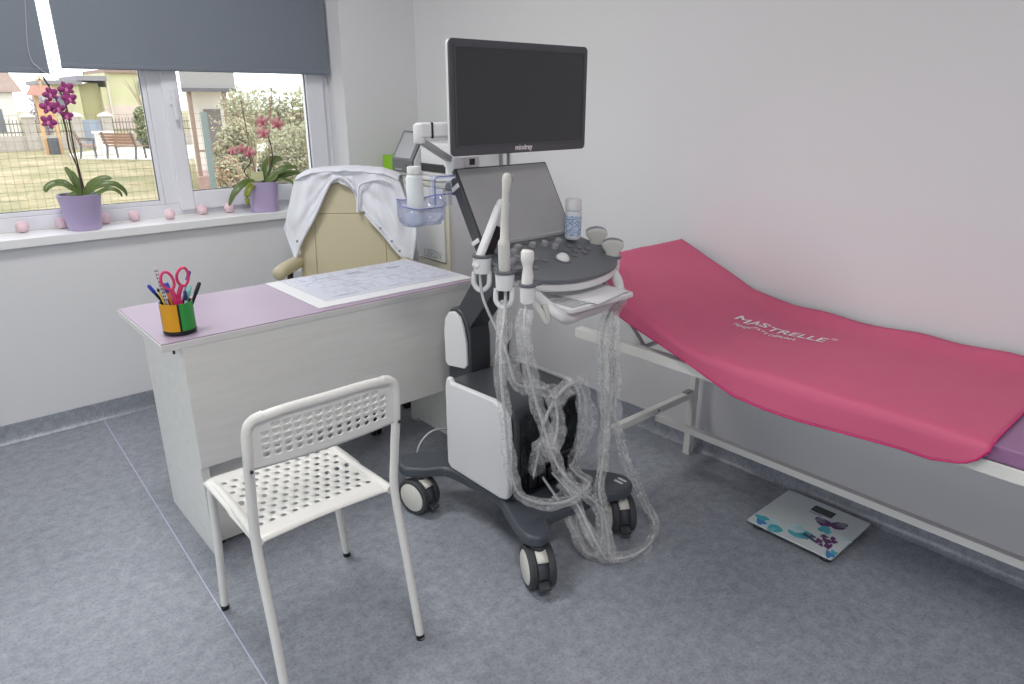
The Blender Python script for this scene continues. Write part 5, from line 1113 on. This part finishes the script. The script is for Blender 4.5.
foliage('garden_shrub', 'large olive shrub growing before the porch house', [(4.95, 13.6, .25, .35, .35, .75), (5.15, 13.6, .65, .28, .3, .45)], [(5.1, 13.6, GZ), (4.8, 13.6, .6), (5.2, 13.6, 1.0)], 4200, .045, (F1, F2, F1), 1)
foliage('rust_shrub', 'low rust tinted shrub at the foot of the olive shrub', [(4.55, 12.7, .1, .25, .25, .40)], [(4.55, 12.7, GZ), (4.55, 12.7, .4)], 1500, .04, (F3, F2), 2)
foliage('young_tree', 'thin leafed young tree rising behind the pink orchid', [(6.05, 16, .9, .6, .5, .7), (6.2, 16, 1.3, .45, .4, .4), (6.5, 16.2, .6, .6, .5, .6)], [(6.2, 16, GZ), (6.0, 16, 1.5), (6.5, 16, 1.2), (6.2, 16, 1.6)], 1700, .04, (F2, F1), 3, 'tree')
foliage('silver_shrub', 'broad silvery shrub growing beside the young tree', [(6.2, 14.0, .30, .45, .45, .75), (6.75, 14.0, .30, .45, .45, .75), (5.85, 14.0, .0, .25, .4, .5)], [(6.4, 14.0, GZ), (6.4, 14.0, .8)], 6200, .045, (F2, F1, F2), 4)
foliage('green_bush', 'dense green bush beyond the garden court', [(9.0, 34, .1, .6, .6, .8), (8.9, 34.2, .6, .45, .5, .6)], [(9.0, 34, GZ), (9.0, 34, .8)], 3800, .09, (F4, F1), 5)
foliage('bare_tree', 'sparse grey tree between the cottage and the shrine', [(6.5, 42.4, .9, .6, .6, 1.2)], [(6.5, 42.4, GZ), (6.2, 42.4, 1.8), (6.8, 42.4, 1.6), (6.5, 42.4, 2.2)], 1500, .07, (mat('leaf_grey', (176, 170, 176), .8),), 6, 'tree')
foliage('far_hedge', 'tall far hedge closing the garden behind the shrubs', [(15 + k * 1.7, 40 - k * .4, .5, 1.2, .8, 1.7) for k in range(9)], [(20, 39, GZ), (20, 39, .8)], 7000, .16, (F1, F2), 8, 'hedge')
TB = thing('leafless_tree', 'leafless tree with thin branches before the lime house', 'tree', (14.2, 54, GZ))
rnd = random.Random(3)
MB().tube([(14.2, 54, GZ), (14.1, 54, .9)], .09, 6).build('trunk', M_bp, TB)
for k in range(16):
    a = rnd.uniform(-1, 1); MB().tube(smooth_path([(14.1, 54, .6 + .02 * k), (14.1 + a * .7, 54 + rnd.uniform(-.4, .4), 1.5), (14.1 + a * 1.8, 54 + rnd.uniform(-.8, .8), rnd.uniform(2.2, 3.2))], 4), [.03, .03, .025, .025, .02, .02, .016, .012, .008], 5).build('branch', M_bp, TB)
# welded wire fence close to the house
WF = thing('wire_fence', 'fine welded wire fence with teal posts near the window', 'fence', (2.5, 8, GZ))
M_wire = mat('rusty_wire', (134, 112, 96), .7); M_tealp = mat('teal_post', (116, 128, 128), .6)
b = MB(); FYw = 8.0
for k in range(95):
    x = -2.0 + k * .07; b.add([(x - .0014, FYw, GZ + .05), (x + .0014, FYw, GZ + .05), (x + .0014, FYw, 1.28), (x - .0014, FYw, 1.28), (x, FYw + .004, GZ + .05), (x, FYw + .004, 1.28)], [(0, 1, 2, 3), (1, 4, 5, 2), (4, 0, 3, 5)])
for k in range(25):
    z = GZ + .06 + k * .076; b.add([(-2.0, FYw, z - .0014), (4.6, FYw, z - .0014), (4.6, FYw, z + .0014), (-2.0, FYw, z + .0014), (-2.0, FYw + .004, z), (4.6, FYw + .004, z)], [(0, 1, 2, 3), (3, 2, 5, 4), (4, 5, 1, 0)])
b.build('wire_mesh', M_wire, WF, kind='stuff')
for x in (-1.5, .2, 2.67, 4.6): MB().box(x - .027, x + .027, 7.98, 8.035, GZ, 1.3).build('post', M_tealp, WF)
